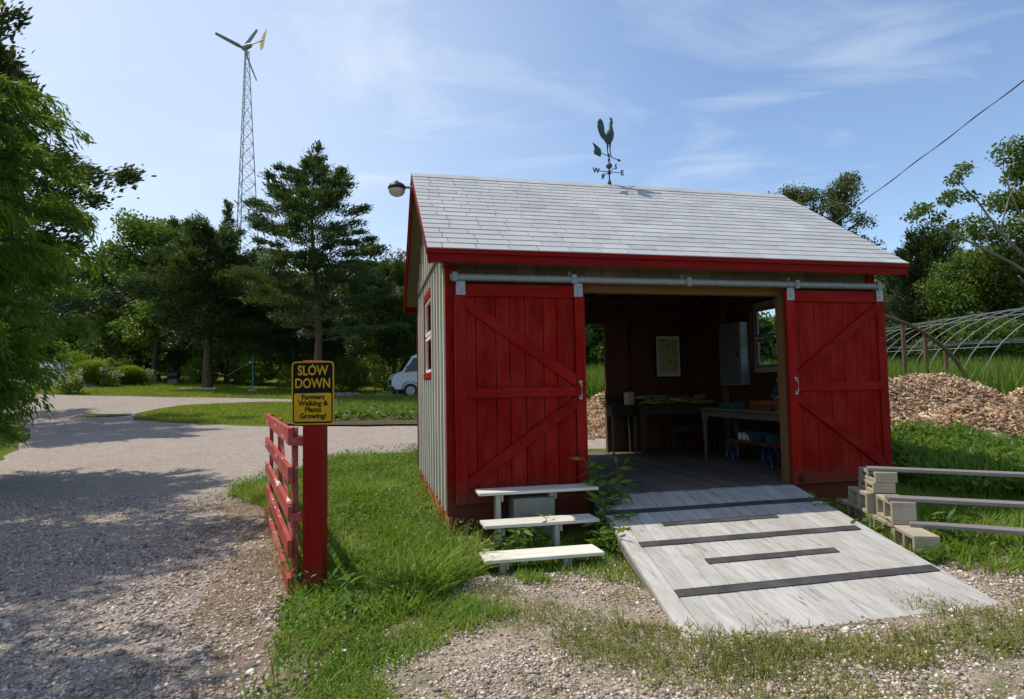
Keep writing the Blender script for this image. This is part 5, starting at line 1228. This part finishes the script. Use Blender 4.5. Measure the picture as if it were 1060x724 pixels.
far_ = [(-45, 52, 9.5, 4.6, 'leaf_dark', 'dark far tree at the left edge, behind the overhanging branches'), (-39, 50, 9.8, 4.4, 'leaf_dark', 'dark far tree above the grey stone heap'), (-34.3, 52, 8.0, 4.2, 'leaf_dec', 'lower mid-green far tree above the ornamental grass mounds'),
        (-30, 55, 9.8, 4.4, 'leaf_dark', 'dark far tree behind the round-topped green tree'), (-24, 56, 8.6, 4.4, 'leaf_dark', 'dark far tree behind the broad cedar trunk'), (-19.8, 55, 9.6, 4.2, 'leaf_dec', 'mid-green far tree at the foot of the lattice tower'),
        (-14.4, 50, 8.8, 4.2, 'leaf_dark', 'dark far tree behind the layered cedar, to its left'), (-10.0, 46, 8.6, 4.0, 'leaf_dark', 'dark far tree behind the layered cedar, to its right'), (-6.2, 47, 9.2, 4.0, 'leaf_dec', 'tall mid-green far tree whose crown meets the shed gable'),
        (-2.5, 45, 7.8, 4.0, 'leaf_dark', 'dark far tree behind the white van'), (2.4, 42, 7.4, 3.6, 'leaf_dec', 'tree seen through the back doorway of the shed'), (7.5, 46, 7.4, 4.0, 'leaf_dark', 'dark far tree hidden mostly behind the shed'),
        (27.5, 45, 7.8, 4.4, 'leaf_dark', 'dark far tree right of the shed, under the pale-limbed oak'), (33, 47, 8.2, 4.4, 'leaf_dec', 'mid-green far tree behind the greenhouse frame'), (38.5, 47, 8.4, 4.4, 'leaf_dark', 'dark far tree at the right edge behind the greenhouse frame')]
for i, (x, y, h, R_, mt, lab) in enumerate(far_): tree('broadleaf_tree', x, y, h, R_, .8, 13000, (.32, .21), M[mt], M['bark'], 40 + i, lab, 'trees along the far wood', nl=16, clump=1.15)
# thin-crowned pair beyond the roof
tree('slender_tree', 18.6, 34, 12.8, 1.7, 7.0, 5600, (.17, .09), M['leaf_thin'], M['bark'], 61, 'taller of the two thin-crowned trees rising beyond the roof, cut by the wire', 'thin trees beyond the roof', nl=15, clump=.55, twig=4)
tree('slender_tree', 16.7, 35, 12.3, 1.7, 7.0, 4600, (.17, .09), M['leaf_thin'], M['bark'], 62, 'shorter of the two thin-crowned trees rising beyond the roof ridge end', 'thin trees beyond the roof', nl=13, clump=.5, twig=4)
conifer('pine_tree', 23.3, 34, 8.2, 2.7, 1.0, 60, 230, (.24, .07), M['leaf_pine'], M['bark'], 63, 'bushy dark pine just right of the shed roof', None, lambda t: math.sin(min(1, .35 + t * .62) * PI) ** .6, gap=.2, thick=.3)
# oak with pale dead limbs reaching left
ex = [([(0, 0, 4.2), (-2.2, -.3, 5.6), (-4.2, -.4, 6.6), (-6.0, -.5, 7.4)], .09, [(-6.35, -.5, 7.6, .42, .3), (-5.8, -.3, 7.95, .5, .3), (-5.3, -.5, 7.5, .4, .22), (-4.8, -.5, 8.3, .5, .3), (-4.3, 0, 7.3, .35, .2)]),
      ([(-1.0, 0, 5.5), (-2.4, 0, 7.0), (-3.2, .1, 8.4), (-4.0, 0, 9.2)], .08, [(-4.15, 0, 9.3, .42, .28), (-3.75, 0, 9.75, .45, .28), (-3.5, .2, 8.6, .4, .25), (-4.3, .1, 8.7, .35, .22)]),
      ([(-.3, 0, 6.0), (-1.4, .2, 8.0), (-2.0, .1, 9.6), (-1.9, .1, 10.7)], .06, [(-1.5, .2, 9.6, .35, .25)]), ([(-2.4, 0, 7.0), (-2.0, -.1, 8.4), (-1.5, 0, 9.2)], .04, []), ([(-3.0, -.3, 6.1), (-3.3, -.2, 7.2), (-3.1, 0, 8.0)], .035, [])]
tree('oak_tree', 23.2, 26, 11.6, 4.0, 1.2, 34000, (.17, .10), M['leaf_oak'], M['bark_pale'], 64, 'big oak at the right edge with pale half-bare limbs reaching left', None, nl=20, clump=.75, bare=.12, extra=ex, tr=.22)
tree('oak_tree', 22.6, 29.5, 6.6, 3.2, .8, 24000, (.17, .10), M['leaf_oak'], M['bark_pale'], 65, 'lower rounded oak between the pine and the big oak', None, nl=17, clump=.8, tr=.16)
# left edge: dark pine, narrow-leaved tree
conifer('pine_tree', -17.4, 19, 12.7, 4.2, 2.5, 60, 120, (.22, .09), M['leaf_pine'], M['bark'], 71, 'tall dark pine behind the bright drooping branches at the left edge', None, lambda t: [1, 1, 1, 1, 1, .95, .75, .62, .5, .44, .3][min(10, int(t * 10))], gap=.55, thick=.28)

def willow(name, x, y, H, R, nl, nleaf, seed, label, group=None, z0=1.6):
    r = random.Random(seed); rn = np.random.default_rng(seed); root = empty(name, (x, y, g(x, y) - .05), label, 'tree', 0, group)
    mb = MB(); tp = [Vector((nz(seed, t * 2) * .6, nz(seed + 4, t * 2) * .6, H * .85 * t)) for t in np.linspace(0, 1, 7)]; mb.tube(tp, taper(.16, .04, 7), 9)
    A = []; Dd = []; TN = []
    for i in range(nl):
        t = (i + r.random()) / nl; zz = .6 + z0 * .2 + (H * .8) * t; a_ = i * 2.4; L_ = R * (math.sin(min(1, .3 + .68 * t) * PI) ** .28) * r.uniform(.75, 1.1)
        q = min(5.99, zz / (H * .85) * 6); j = int(q); p = tp[j].lerp(tp[j + 1], q - j); pts = limbpath(p, (math.cos(a_), math.sin(a_), .9 * (1 - .2 * t)), L_ * 1.15, r, 7, .0, .12, .28); mb.tube(pts, taper(.05, .008, 8), 5, cap=False)
        tone = r.random()
        for k in range(9):
            u = .3 + .7 * (k + r.random()) / 9; q = min(6.99, u * 7); j = int(q); b0 = pts[j].lerp(pts[j + 1], q - j)
            tw = limbpath(b0, (r.gauss(0, 1) + math.cos(a_) * .8, r.gauss(0, 1) + math.sin(a_) * .8, .1), r.uniform(.5, 1.0), r, 5, -.04, .1, .45); mb.tube(tw, taper(.008, .003, 6), 3, cap=False)
            T = np.array([v[:] for v in tw]); n_ = nleaf // (nl * 9); uu_ = rn.random(n_) * 4.999; jj = uu_.astype(int); fr = (uu_ - jj)[:, None]
            B_ = T[jj] * (1 - fr) + T[jj + 1] * fr + rn.normal(0, .05, (n_, 3)); A.append(B_); d = T[jj + 1] - T[jj]; d /= np.linalg.norm(d, axis=1)[:, None] + 1e-9; Dd.append(d * 1.2 + rn.normal(0, .45, (n_, 3)) + np.array([0, 0, -.55])); TN.append(np.full(n_, tone * .4) + rn.random(n_) * .6)
    mb.build('trunk', M['bark'], root, 0, True); leafcards('crown', np.concatenate(A), M['leaf_willow'], root, .155, .032, seed, 0, 0, np.concatenate(TN), np.concatenate(Dd)); return root
willow('willow_tree', -9.05, 9.6, 7.2, 1.6, 54, 62000, 81, 'bright green narrow-leaved tree overhanging the drive at the left edge')
willow('willow_tree', -8.75, 9.0, 1.9, 1.1, 22, 16000, 82, 'low narrow-leaved sucker growth at the foot of the left edge tree', None, .2)
# trees standing left of the drive, outside the frame, that shade it
tree('shade_tree', -9.4, 6.3, 10.6, 3.1, 5.0, 19000, (.17, .10), M['leaf_dec'], M['bark'], 91, 'tree left of the drive that casts the nearest dappled shade', 'trees shading the drive', nl=18, clump=.65, gz=0)
tree('shade_tree', -7.6, 2.6, 9.2, 3.3, 3.8, 19000, (.17, .10), M['leaf_dec'], M['bark'], 92, 'tree left of the drive behind the viewer shading the foreground', 'trees shading the drive', nl=18, clump=.7, gz=0)

rn = np.random.default_rng(99); n_ = 90000
fx = rn.uniform(-85, 75, n_); fy = 64 + rn.normal(0, 1.6, n_); ft = np.array([6.2 + 1.8 * nz(a, 0, .16, 3) + 1.0 * nz(a, 0, .6, 5) for a in fx]); fz = 2.0 + np.where(fx < -20, 1.0, 0) + ft * rn.random(n_) ** .8
tag(leafcards('distant_wood', np.stack([fx, fy, fz], 1), M['leaf_dark'], None, .75, .5, 98, .1), 'distant dark woodland closing the view behind all the trees', 'woodland', None, 'stuff')
# ------------------------------------------------------------------ far garden
shrub('flowering_shrub', -20.6, 28.8, 1.15, .75, 900, (.12, .08), M['leaf_shrub'], 101, 'cream-flowered shrub left of the two grass mounds', group='cream-flowered shrubs', flowers=22)
shrub('flowering_shrub', -22.4, 34.2, 1.15, .8, 900, (.12, .08), M['leaf_shrub'], 102, 'cream-flowered shrub between the two grass mounds', group='cream-flowered shrubs', flowers=20)
shrub('flowering_shrub', -22.3, 37.2, 1.0, .85, 900, (.12, .08), M['leaf_shrub'], 103, 'cream-flowered shrub right of the two grass mounds', group='cream-flowered shrubs', flowers=18)
shrub('ornamental_grass', -23.3, 34.2, 1.45, 1.05, 9000, None, M['grass'], 104, 'larger rounded mound of ornamental grass at the far lawn edge', cat='grass mound', group='ornamental grass mounds', mound=True)
shrub('ornamental_grass', -22.6, 36.4, 1.15, .95, 8000, None, M['grass'], 105, 'smaller rounded mound of ornamental grass at the far lawn edge', cat='grass mound', group='ornamental grass mounds', mound=True)
bk_ = [(-26.5, 37, 1.9, 1.3, 'leaf_shrub', 'pale green shrub behind the stone heap'), (-25.2, 39, 1.7, 1.4, 'leaf_shrub', 'pale topped shrub behind the larger grass mound'), (-20.6, 41, 1.7, 1.3, 'leaf_shrub', 'light green shrub behind the grill'), (-18.0, 41.5, 1.9, 1.3, 'leaf_dec', 'dark green shrub left of the broad cedar trunk'),
       (-16.4, 40.5, 2.4, 1.7, 'leaf_shrub', 'large yellow-green shrub right of the broad cedar trunk'), (-13.8, 40, 2.2, 1.6, 'leaf_shrub', 'leafy shrub behind the clothes pole'), (-11.6, 38, 2.6, 1.5, 'leaf_shrub', 'tall light shrub behind the sign, to its left'), (-9.6, 37, 2.2, 1.4, 'leaf_dec', 'green shrub behind the sign, to its right'),
       (-8.0, 39, 2.4, 1.5, 'leaf_shrub', 'light green shrub left of the van'), (-6.4, 38, 2.4, 1.3, 'leaf_shrub', 'shrub directly behind the van bonnet'), (-10.6, 34, 1.0, .9, 'leaf_shrub', 'small bush left of the log pile')]
for i, (x, y, h, R_, mt, lab) in enumerate(bk_): shrub('shrub', x, y, h, R_, 2600, (.15, .10), M[mt], 110 + i, lab, group='shrubs along the far lawn')
# stone heap
heap('stone_pile', [(-25.6, 34.6, 2.6, 1.8, 1.5)], -29, -22.5, 32, 37.2, 7000, 21, 'low grey stone heap at the far left beyond the lawn', plain('grey stone dust', (.26, .26, .28), .95, 0, .3, 4, .5), plain('grey stone', (.33, .33, .35), .9, 0, .3, 9), .25, (.06, .16))
gp = empty('marker_post', (-19.3, 25.6, g(-19.3, 25.6)), 'short green post standing before the stone heap', 'post'); GN = plain('green enamel', (.02, .14, .09), .5)
MB().tube([(0, 0, -.1), (0, 0, .62)], .06, 8).build('post', GN, gp); MB().lathe([(.001, 0), (.07, 0), (.07, .03), (.001, .04)], (0, 0, .62), 10).build('cap', GN, gp)
gr = empty('grill', (-21.1, 38.6, g(-21.1, 38.6)), 'dark barbecue grill cart under the far trees', 'grill')
mb = MB(); mb.box((-.75, -.3, .55), (.75, .3, .62)); mb.build('shelf', M['black'], gr, .01)
mb = MB(); mb.lathe([(.30, -.45), (.33, -.44), (.33, .44), (.30, .45)], (0, 0, .78), 14, axis='x'); mb.build('barrel', M['black'], gr, 0, True)
MB().box((-.4, -.24, .08), (.4, .24, .5)).build('cabinet', M['graywood'], gr, .01)
for sx in (-.65, .65):
    for sy in (-.24, .24): MB().box((sx - .03, sy - .03, 0), (sx + .03, sy + .03, .55)).build('leg', M['black'], gr)
cp_ = empty('clothes_pole', (-14.5, 34.6, g(-14.5, 34.6)), 'slim teal pole with a slanting brace on the far lawn', 'pole'); TL = plain('teal painted pipe', (.05, .22, .26), .5)
MB().tube([(0, 0, -.1), (0, 0, 2.7)], .035, 8).build('pole', TL, cp_); MB().tube([(-1.5, .1, .9), (0, 0, 1.75)], .014, 6).build('brace', M['galv'], cp_); MB().lathe([(.001, 0), (.3, 0), (.26, .12), (.001, .14)], (0, 0, 0), 10).build('base', M['block'], cp_)
o = MB().box((-1.0, -.16, 0), (1.0, .16, .14)).build('stone_slab', M['block'], None, .03); o.location = (-17.3, 34.2, g(-17.3, 34.2)); tag(o, 'long flat stone slab at the foot of the broad cedar', 'stone')
for i, (x, y, L_, a_, lab) in enumerate(((-8.9, 31.4, 2.3, .06, 'pale log lying at the left end of the log edging behind the bed'), (-5.2, 30.4, 3.4, -.1, 'long pale log lying before the white van'), (-8.5, 31.9, 1.4, .3, 'short pale log resting behind the left end log'))):
    o = MB().tube([(-L_ / 2, 0, .13), (0, .04, .15), (L_ / 2, 0, .13)], [.14, .16, .13], 10).build('log', M['bark_pale'], None, 0, True); o.location = (x, y, g(x, y)); o.rotation_euler[2] = a_; tag(o, lab, 'log', 'logs edging the bed')
tree('sapling', -7.2, 32.5, 2.6, .55, .8, 700, (.13, .08), M['leaf_shrub'], M['bark'], 131, 'young sapling with a thin crown in front of the far shrubs', None, nl=8, clump=.3, tr=.04, twig=2, cat='sapling')
tree('sapling', -11.9, 36, 2.4, .5, .7, 600, (.13, .08), M['leaf_shrub'], M['bark'], 132, 'thin sapling right of the clothes pole', None, nl=8, clump=.3, tr=.04, twig=2, cat='sapling')
gr.scale = (.7, .7, .7)
dm = empty('tarp_shelter', (-5.9, 44, g(-5.9, 44)), 'pale tarp-covered mound above the shrubs left of the van', 'shelter')
mb = MB(); vs = []; fs = []
for i in range(9):
    for j in range(13): a_ = PI * j / 12; q = 1.3 * (1 + .08 * math.sin(i * 2)); vs.append((q * math.cos(a_), -2 + i * .5, .6 + 2.0 * math.sin(a_) * (1 + .03 * math.sin(i * 3 + j))))
for i in range(8):
    for j in range(12): fs.append((i * 13 + j, i * 13 + j + 1, (i + 1) * 13 + j + 1, (i + 1) * 13 + j))
fs += [tuple(range(13)), tuple(8 * 13 + k for k in range(13))[::-1]]
mb.poly(vs, fs); mb.build('cover', plain('white tarp', (.62, .66, .72), .6), dm, 0, True); MB().box((-1.3, -2, 0), (1.3, 2, .6)).build('base', M['graywood'], dm)

# ------------------------------------------------------------------ planted rows and broad weeds
def leafyplant(name, x, y, H, R, nst, nlf, leaf, mat, seed, label, cat, group=None, z=None, droop=.3):
    r = random.Random(seed); rn = np.random.default_rng(seed); root = empty(name, (x, y, g(x, y) if z is None else z), label, cat, 0, group)
    mb = MB(); A = []; Dd = []
    for i in range(nst):
        a_ = i * 2.4 + r.random(); e = limbpath((r.uniform(-.03, .03), r.uniform(-.03, .03), 0), (math.cos(a_) * R / H, math.sin(a_) * R / H, 1), H * r.uniform(.6, 1.1), r, 5, .0, .12, .1); mb.tube(e, taper(.007, .002, 6), 4, cap=False)
        for k in range(nlf):
            u = min(4.999, (.25 + .75 * k / nlf) * 5); j = int(u); p = e[j].lerp(e[j + 1], u - j); b_ = k * 2.2 + i; A.append(p[:]); Dd.append((math.cos(b_), math.sin(b_), .35 - droop))
    mb.build('stem', mat, root); leafcards('leaves', np.array(A), mat, root, leaf[0], leaf[1], seed, 0, .2, None, np.array(Dd)); return root
W_ = M['leaf_weed']
q = W(1.46, -.30); leafyplant('leafy_weed', q.x, q.y, .76, .17, 7, 15, (.15, .042), W_, 201, 'tallest leafy weed growing between the plank stand and the ramp', 'weed', 'leafy weeds by the stand', z=0)
q = W(1.32, -.62); leafyplant('leafy_weed', q.x, q.y, .50, .2, 7, 12, (.15, .045), W_, 202, 'leafy weed beside the middle tier of the plank stand', 'weed', 'leafy weeds by the stand', z=0)
q = W(1.16, -.95); leafyplant('leafy_weed', q.x, q.y, .36, .2, 7, 11, (.13, .04), W_, 203, 'leafy weed beside the lowest tier of the plank stand', 'weed', 'leafy weeds by the stand', z=0)
q = W(.60, -.55); leafyplant('leafy_weed', q.x, q.y, .40, .25, 4, 9, (.13, .035), W_, 204, 'leafy weed sprouting beneath the middle tier of the plank stand', 'weed', 'leafy weeds by the stand', z=0)
q = W(.28, -.80); leafyplant('leafy_weed', q.x, q.y, .34, .2, 4, 9, (.13, .035), W_, 205, 'leafy weed at the left legs of the plank stand', 'weed', 'leafy weeds by the stand', z=0)
for i, (x, y, h, lab) in enumerate(((3.12, 5.62, .30, 'leafy weed against the left face of the middle block stack'), (3.10, 6.2, .34, 'leafy weed in the shade between ramp and tallest block stack'), (3.62, 5.05, .24, 'low leafy weed in front of the nearest cinder block'), (3.86, 5.55, .42, 'leafy weed behind the lowest plank'), (3.28, 4.98, .20, 'small leafy weed at the ramp edge by the nearest block'))):
    leafyplant('leafy_weed', x, y, h, .2, 5, 9, (.11, .035), W_, 210 + i, lab, 'weed', 'leafy weeds by the cinder blocks', z=0)
leafyplant('seedling', -1.12, 4.1, .30, .10, 2, 7, (.20, .035), W_, 220, 'broad-bladed plant arching in the grass below the sign post', 'weed', z=0)
rs = random.Random(77)
for i in range(22):
    x = -6.3 + (i % 8) * .52 + rs.uniform(-.12, .12); y = 19.5 + (i // 8) * .75 + rs.uniform(-.15, .15)
    leafyplant('vegetable_plant', x, y, rs.uniform(.3, .55), .3, 6, 6, (.18, .08), M['leaf_dec'], 230 + i, 'green vegetable plant in the soil bed, %s from the left in its %s row' % (('first', 'second', 'third', 'fourth', 'fifth', 'sixth', 'seventh', 'eighth')[i % 8], ('nearest', 'middle', 'farthest')[i // 8]), 'vegetable plant', 'vegetable plants in the soil bed')
# weeds bank right of the shed: nobody could count it
WB = [(5.1, 7.6), (5.7, 7.0), (9.5, 6.6), (13, 7.5), (14, 9.9), (11, 10.0), (8.0, 10.2), (6.6, 10.9), (5.6, 10.6)]
x, y = scatter(WB, 3400, None, 31); n = len(x); rn = np.random.default_rng(5)
top_ = np.array([.46 + .30 * nz(a, b_, .8, 2) + .12 * nz(a, b_, 3, 5) for a, b_ in zip(x, y)]).clip(.15)
P = np.repeat(np.stack([x, y, gv(x, y)], 1), 26, 0); P += rn.normal(0, 1, P.shape) * np.array([.10, .10, 0]); P[:, 2] += np.repeat(top_, 26) * rn.random(len(P)) ** .6
tag(leafcards('weeds', P, M['leaf_weed'], None, .10, .045, 6, .1, .3), 'dense bank of leafy green weeds between the planks and the woodchip heap', 'weeds', None, 'stuff')
x, y = scatter(WB, 14000, None, 33); blades('weed_grass', x, y, gv(x, y), .55, .014, M['grass'], .5, .6, 'tall grass mixed into the weed bank beside the shed', 'grass', 34)

# ------------------------------------------------------------------ grass
TG = [(-3.9, 8.5), (-3.75, 10.3), (-3.1, 12.1), (-2, 12.5), (-1.3, 12.5), (-.62, 6.4), (-.35, 5.8), (-.30, 5.1), (-.42, 4.55), (-.66, 4.05), (-.82, 3.6), (-.92, 3.1), (-.95, 2.6), (-1.12, 2.6), (-1.25, 3.1), (-1.40, 3.8), (-1.55, 4.4), (-1.75, 4.9), (-2.3, 6.4), (-3.0, 7.6)]
hgt = lambda a, b_: (.23 if b_ > 4.4 else .15) + .20 * nz(a, b_, 1.1, 1) + .12 * nz(a, b_, 3.3, 7)
x, y = scatter(TG, 115000, lambda a, b_: min(1, .25 + (5.5 / max(3, b_)) ** 1.5) * min(1, max(.08, .75 + 2.2 * nz(a, b_, 1.5, 9) + (.3 if b_ > 4.2 else -.1))), 41)
hh = np.array([max(.10, hgt(a, b_)) for a, b_ in zip(x, y)]) * np.where(y > 9, .75, 1.0)
wd_ = np.array([-(Vector((a, b_, 0)) - Vector((O.x, O.y, 0))).dot(EX) for a, b_ in zip(x, y)]); hh = hh * np.clip(np.where(y > 5.6, (wd_ + .02) / .45, 1), .18, 1)
blades('tall_grass', x, y, gv(x, y), hh * .95, .0095, M['grass'], .9, .9, 'lush uncut green grass between the gate and the grey shed wall', 'grass', 42)
x, y = scatter([(-1.15, 2.4), (-.8, 4.2), (0, 5.0), (.4, 4.6), (-.1, 3.7), (-.2, 3.0), (-.3, 2.4)], 24000, lambda a, b_: max(0, min(1, .12 + 2.4 * nz(a, b_, 1.5, 12) + .8 * nz(a, b_, 5, 3) - .55 * (a + .3))), 143); blades('patchy_grass', x, y, gv(x, y), .085, .0065, M['grass'], .9, .9, 'patchy low grass tufts between the uncut grass and the yard gravel', 'grass', 144)
x, y = scatter(TG, 3800, lambda a, b_: .25 + (1 if nz(a, b_, 1.0, 4) > 0 else 0), 43); P = np.repeat(np.stack([x, y, gv(x, y)], 1), 14, 0); P += rn.normal(0, 1, P.shape) * np.array([.07, .07, 0]); P[:, 2] += .22 * rn.random(len(P)) ** .8
tag(leafcards('clover', P, M['leaf_weed'], None, .036, .020, 44, 0, .3), 'small broad leaves mixed through the uncut grass by the shed', 'weeds', None, 'stuff')
# under and around the ramp, stand and blocks
ED = [(-.1, 5.6), (.9, 6.2), (1.05, 5.2), (.85, 4.2), (.9, 3.5), (1.6, 3.3), (3.2, 3.75), (3.4, 4.6), (5.4, 4.4), (7, 5.2), (7, 7), (3.6, 7.2), (3.2, 6.2), (3.3, 4.9), (3.0, 4.2), (1.0, 3.7)]
x, y = scatter([(-.2, 5.0), (.1, 5.9), (1.25, 6.3), (1.05, 5.0), (.9, 4.5), (.3, 4.9)], 5000, None, 45); blades('stand_grass', x, y, gv(x, y), .09, .007, M['grass'], .8, .8, 'grass growing under and around the plank stand', 'grass', 46)
x, y = scatter([(.62, 3.9), (1.0, 3.75), (1.7, 3.52), (3.05, 3.95), (3.35, 4.15), (3.5, 3.75), (2.6, 3.3), (1.3, 3.1), (.5, 3.3)], 11000, lambda a, b_: .35 + .9 * nz(a, b_, 2.2, 4) + .25, 47); blades('ramp_grass', x, y, gv(x, y), .085, .006, M['grass_dry'], .9, .9, 'yellowish grass fringing the foot of the ramp', 'grass', 48)
x, y = scatter([(3.1, 6.9), (3.15, 5.3), (3.4, 4.75), (4.2, 4.3), (7, 4.8), (7.5, 7.2), (5.2, 8.2), (3.9, 7.2)], 16000, None, 49); blades('plank_grass', x, y, gv(x, y), .17, .008, M['grass'], .8, .8, 'grass under and around the planks on blocks', 'grass', 50)
x, y = scatter([(-.95, 2.3), (6, 2.3), (6.5, 4.9), (3.3, 4.9), (.6, 5.4), (-.5, 4.6), (-.9, 3.2)], 95000, lambda a, b_: max(0, .07 + 1.7 * (nz(a, b_, 1.1, 8) + .5 * nz(a, b_, 3.6, 2) + .06 * (b_ - 3.6))) * .8, 51)
blades('yard_grass', x, y, gv(x, y), .055, .005, M['grass_dry'], .9, .9, 'sparse yellow-green grass coming up through the yard gravel', 'grass', 52)
x, y = scatter([(-2.4, 6.2), (-1.6, 4.7), (-1.25, 3.2), (-1.7, 3.2), (-2.1, 4.6), (-3.6, 8.0), (-3.2, 8.3)], 5000, lambda a, b_: max(0, .9 * (nz(a, b_, 1.7, 3) + .05)), 53); blades('verge_grass', x, y, gv(x, y), .08, .006, M['grass_dry'], .9, .9, 'thin grass tufts on the bare verge by the gate', 'grass', 54)
LIT = leafmat('dry litter', (.07, .045, .03), (.26, .18, .11), .05, c3=(.42, .33, .23))
x, y = scatter([(-1.0, 2.4), (-.9, 3.4), (-1.5, 4.6), (-2.3, 6.2), (-3.7, 8.4), (-4.4, 9.2), (-4.1, 7.8), (-3.0, 6.0), (-2.6, 4.6), (-2.2, 3.4), (-1.9, 2.4)], 42000, lambda a, b_: max(0, min(1, .45 + 1.6 * nz(a, b_, 1.6, 14) + nz(a, b_, 5, 2))), 71)
n = len(x); P = np.stack([x, y, gv(x, y) + .008 + .012 * np.random.default_rng(3).random(n)], 1); tag(leafcards('leaf_litter', P, LIT, None, .045, .007, 72, 0, .93), 'brown dry straw and leaf litter along the gravel edge by the gate', 'litter', None, 'stuff')
x, y = scatter([(-1.2, 2.4), (6, 2.4), (6, 5.2), (3.3, 4.8), (.6, 5.4), (-.5, 4.7)], 16000, lambda a, b_: max(0, min(1, .25 + 1.4 * nz(a, b_, 1.3, 15))), 73)
n = len(x); P = np.stack([x, y, gv(x, y) + .006 + .01 * np.random.default_rng(4).random(n)], 1); tag(leafcards('yard_litter', P, LIT, None, .035, .006, 74, 0, .93), 'dry grass clippings scattered on the yard gravel', 'litter', None, 'stuff')
# far lawns
ISL = [(-13.1, 21.8), (-11.3, 20.0), (-6.7, 18.8), (-2.8, 18.0), (-1.5, 18.2), (-1.5, 29), (-5, 29), (-10.6, 27.6), (-12.4, 26), (-13.3, 24.6)]
x, y = scatter(ISL, 60000, None, 55); blades('island_lawn', x, y, gv(x, y), .09, .016, M['lawn'], .6, .5, 'mown green lawn island inside the gravel loop', 'grass', 56)
x, y = scatter([(-30, 27.5), (-22, 28.2), (-14.6, 29.6), (-5, 31.2), (-2, 31.4), (-2, 40), (-30, 40)], 60000, None, 57); blades('far_lawn', x, y, gv(x, y), .11, .022, M['lawn'], .6, .5, 'far lawn beyond the gravel drive', 'grass', 58)
x, y = scatter([(-6.9, 21.2), (-2.3, 21.2), (-2.0, 31), (-8, 31)], 9000, None, 59); blades('meadow', x, y, gv(x, y), .35, .022, M['tallgrass'], .6, .6, 'rough meadow grass behind the soil bed', 'grass', 60)
x, y = scatter([(-11, 13.3), (-9.4, 10.6), (-8.0, 7), (-9.5, 6), (-14, 10), (-16, 16), (-13.5, 17)], 22000, None, 61); blades('verge_lawn', x, y, gv(x, y), .13, .014, M['grass'], .6, .5, 'shaded grass verge under the left edge tree', 'grass', 62)
x, y = scatter([(9, 17.8), (26, 17.0), (27, 27), (9, 27)], 26000, None, 63); blades('fern_rows', x, y, gv(x, y), 1.55, .035, M['tallgrass'], .35, .3, 'tall feathery green crop growing under the hoop frames', 'crop', 64)
x, y = scatter([(.5, 19.6), (8.8, 19.6), (8.8, 24), (.5, 24)], 12000, None, 65); blades('back_crop', x, y, gv(x, y), 1.5, .035, M['tallgrass'], .35, .3, 'tall grass seen through the back doorway of the shed', 'crop', 66)
# dead twigs on the gravel
for i, (x, y, a_, L_, lab) in enumerate(((2.05, 3.55, -.6, .28, 'thin dead twig lying at the foot of the ramp'), (-1.62, 4.35, .2, .3, 'thin dead twig on the bare verge before the gate'))):
    mb = MB(); mb.tube([(0, 0, .012), (L_ * .5, .02, .03), (L_, 0, .012)], [.006, .005, .003], 5); mb.tube([(L_ * .5, .02, .03), (L_ * .7, .09, .02)], [.004, .002], 4); o = mb.build('twig', M['bark'], None); o.location = (x, y, 0); o.rotation_euler[2] = a_; tag(o, lab, 'twig')
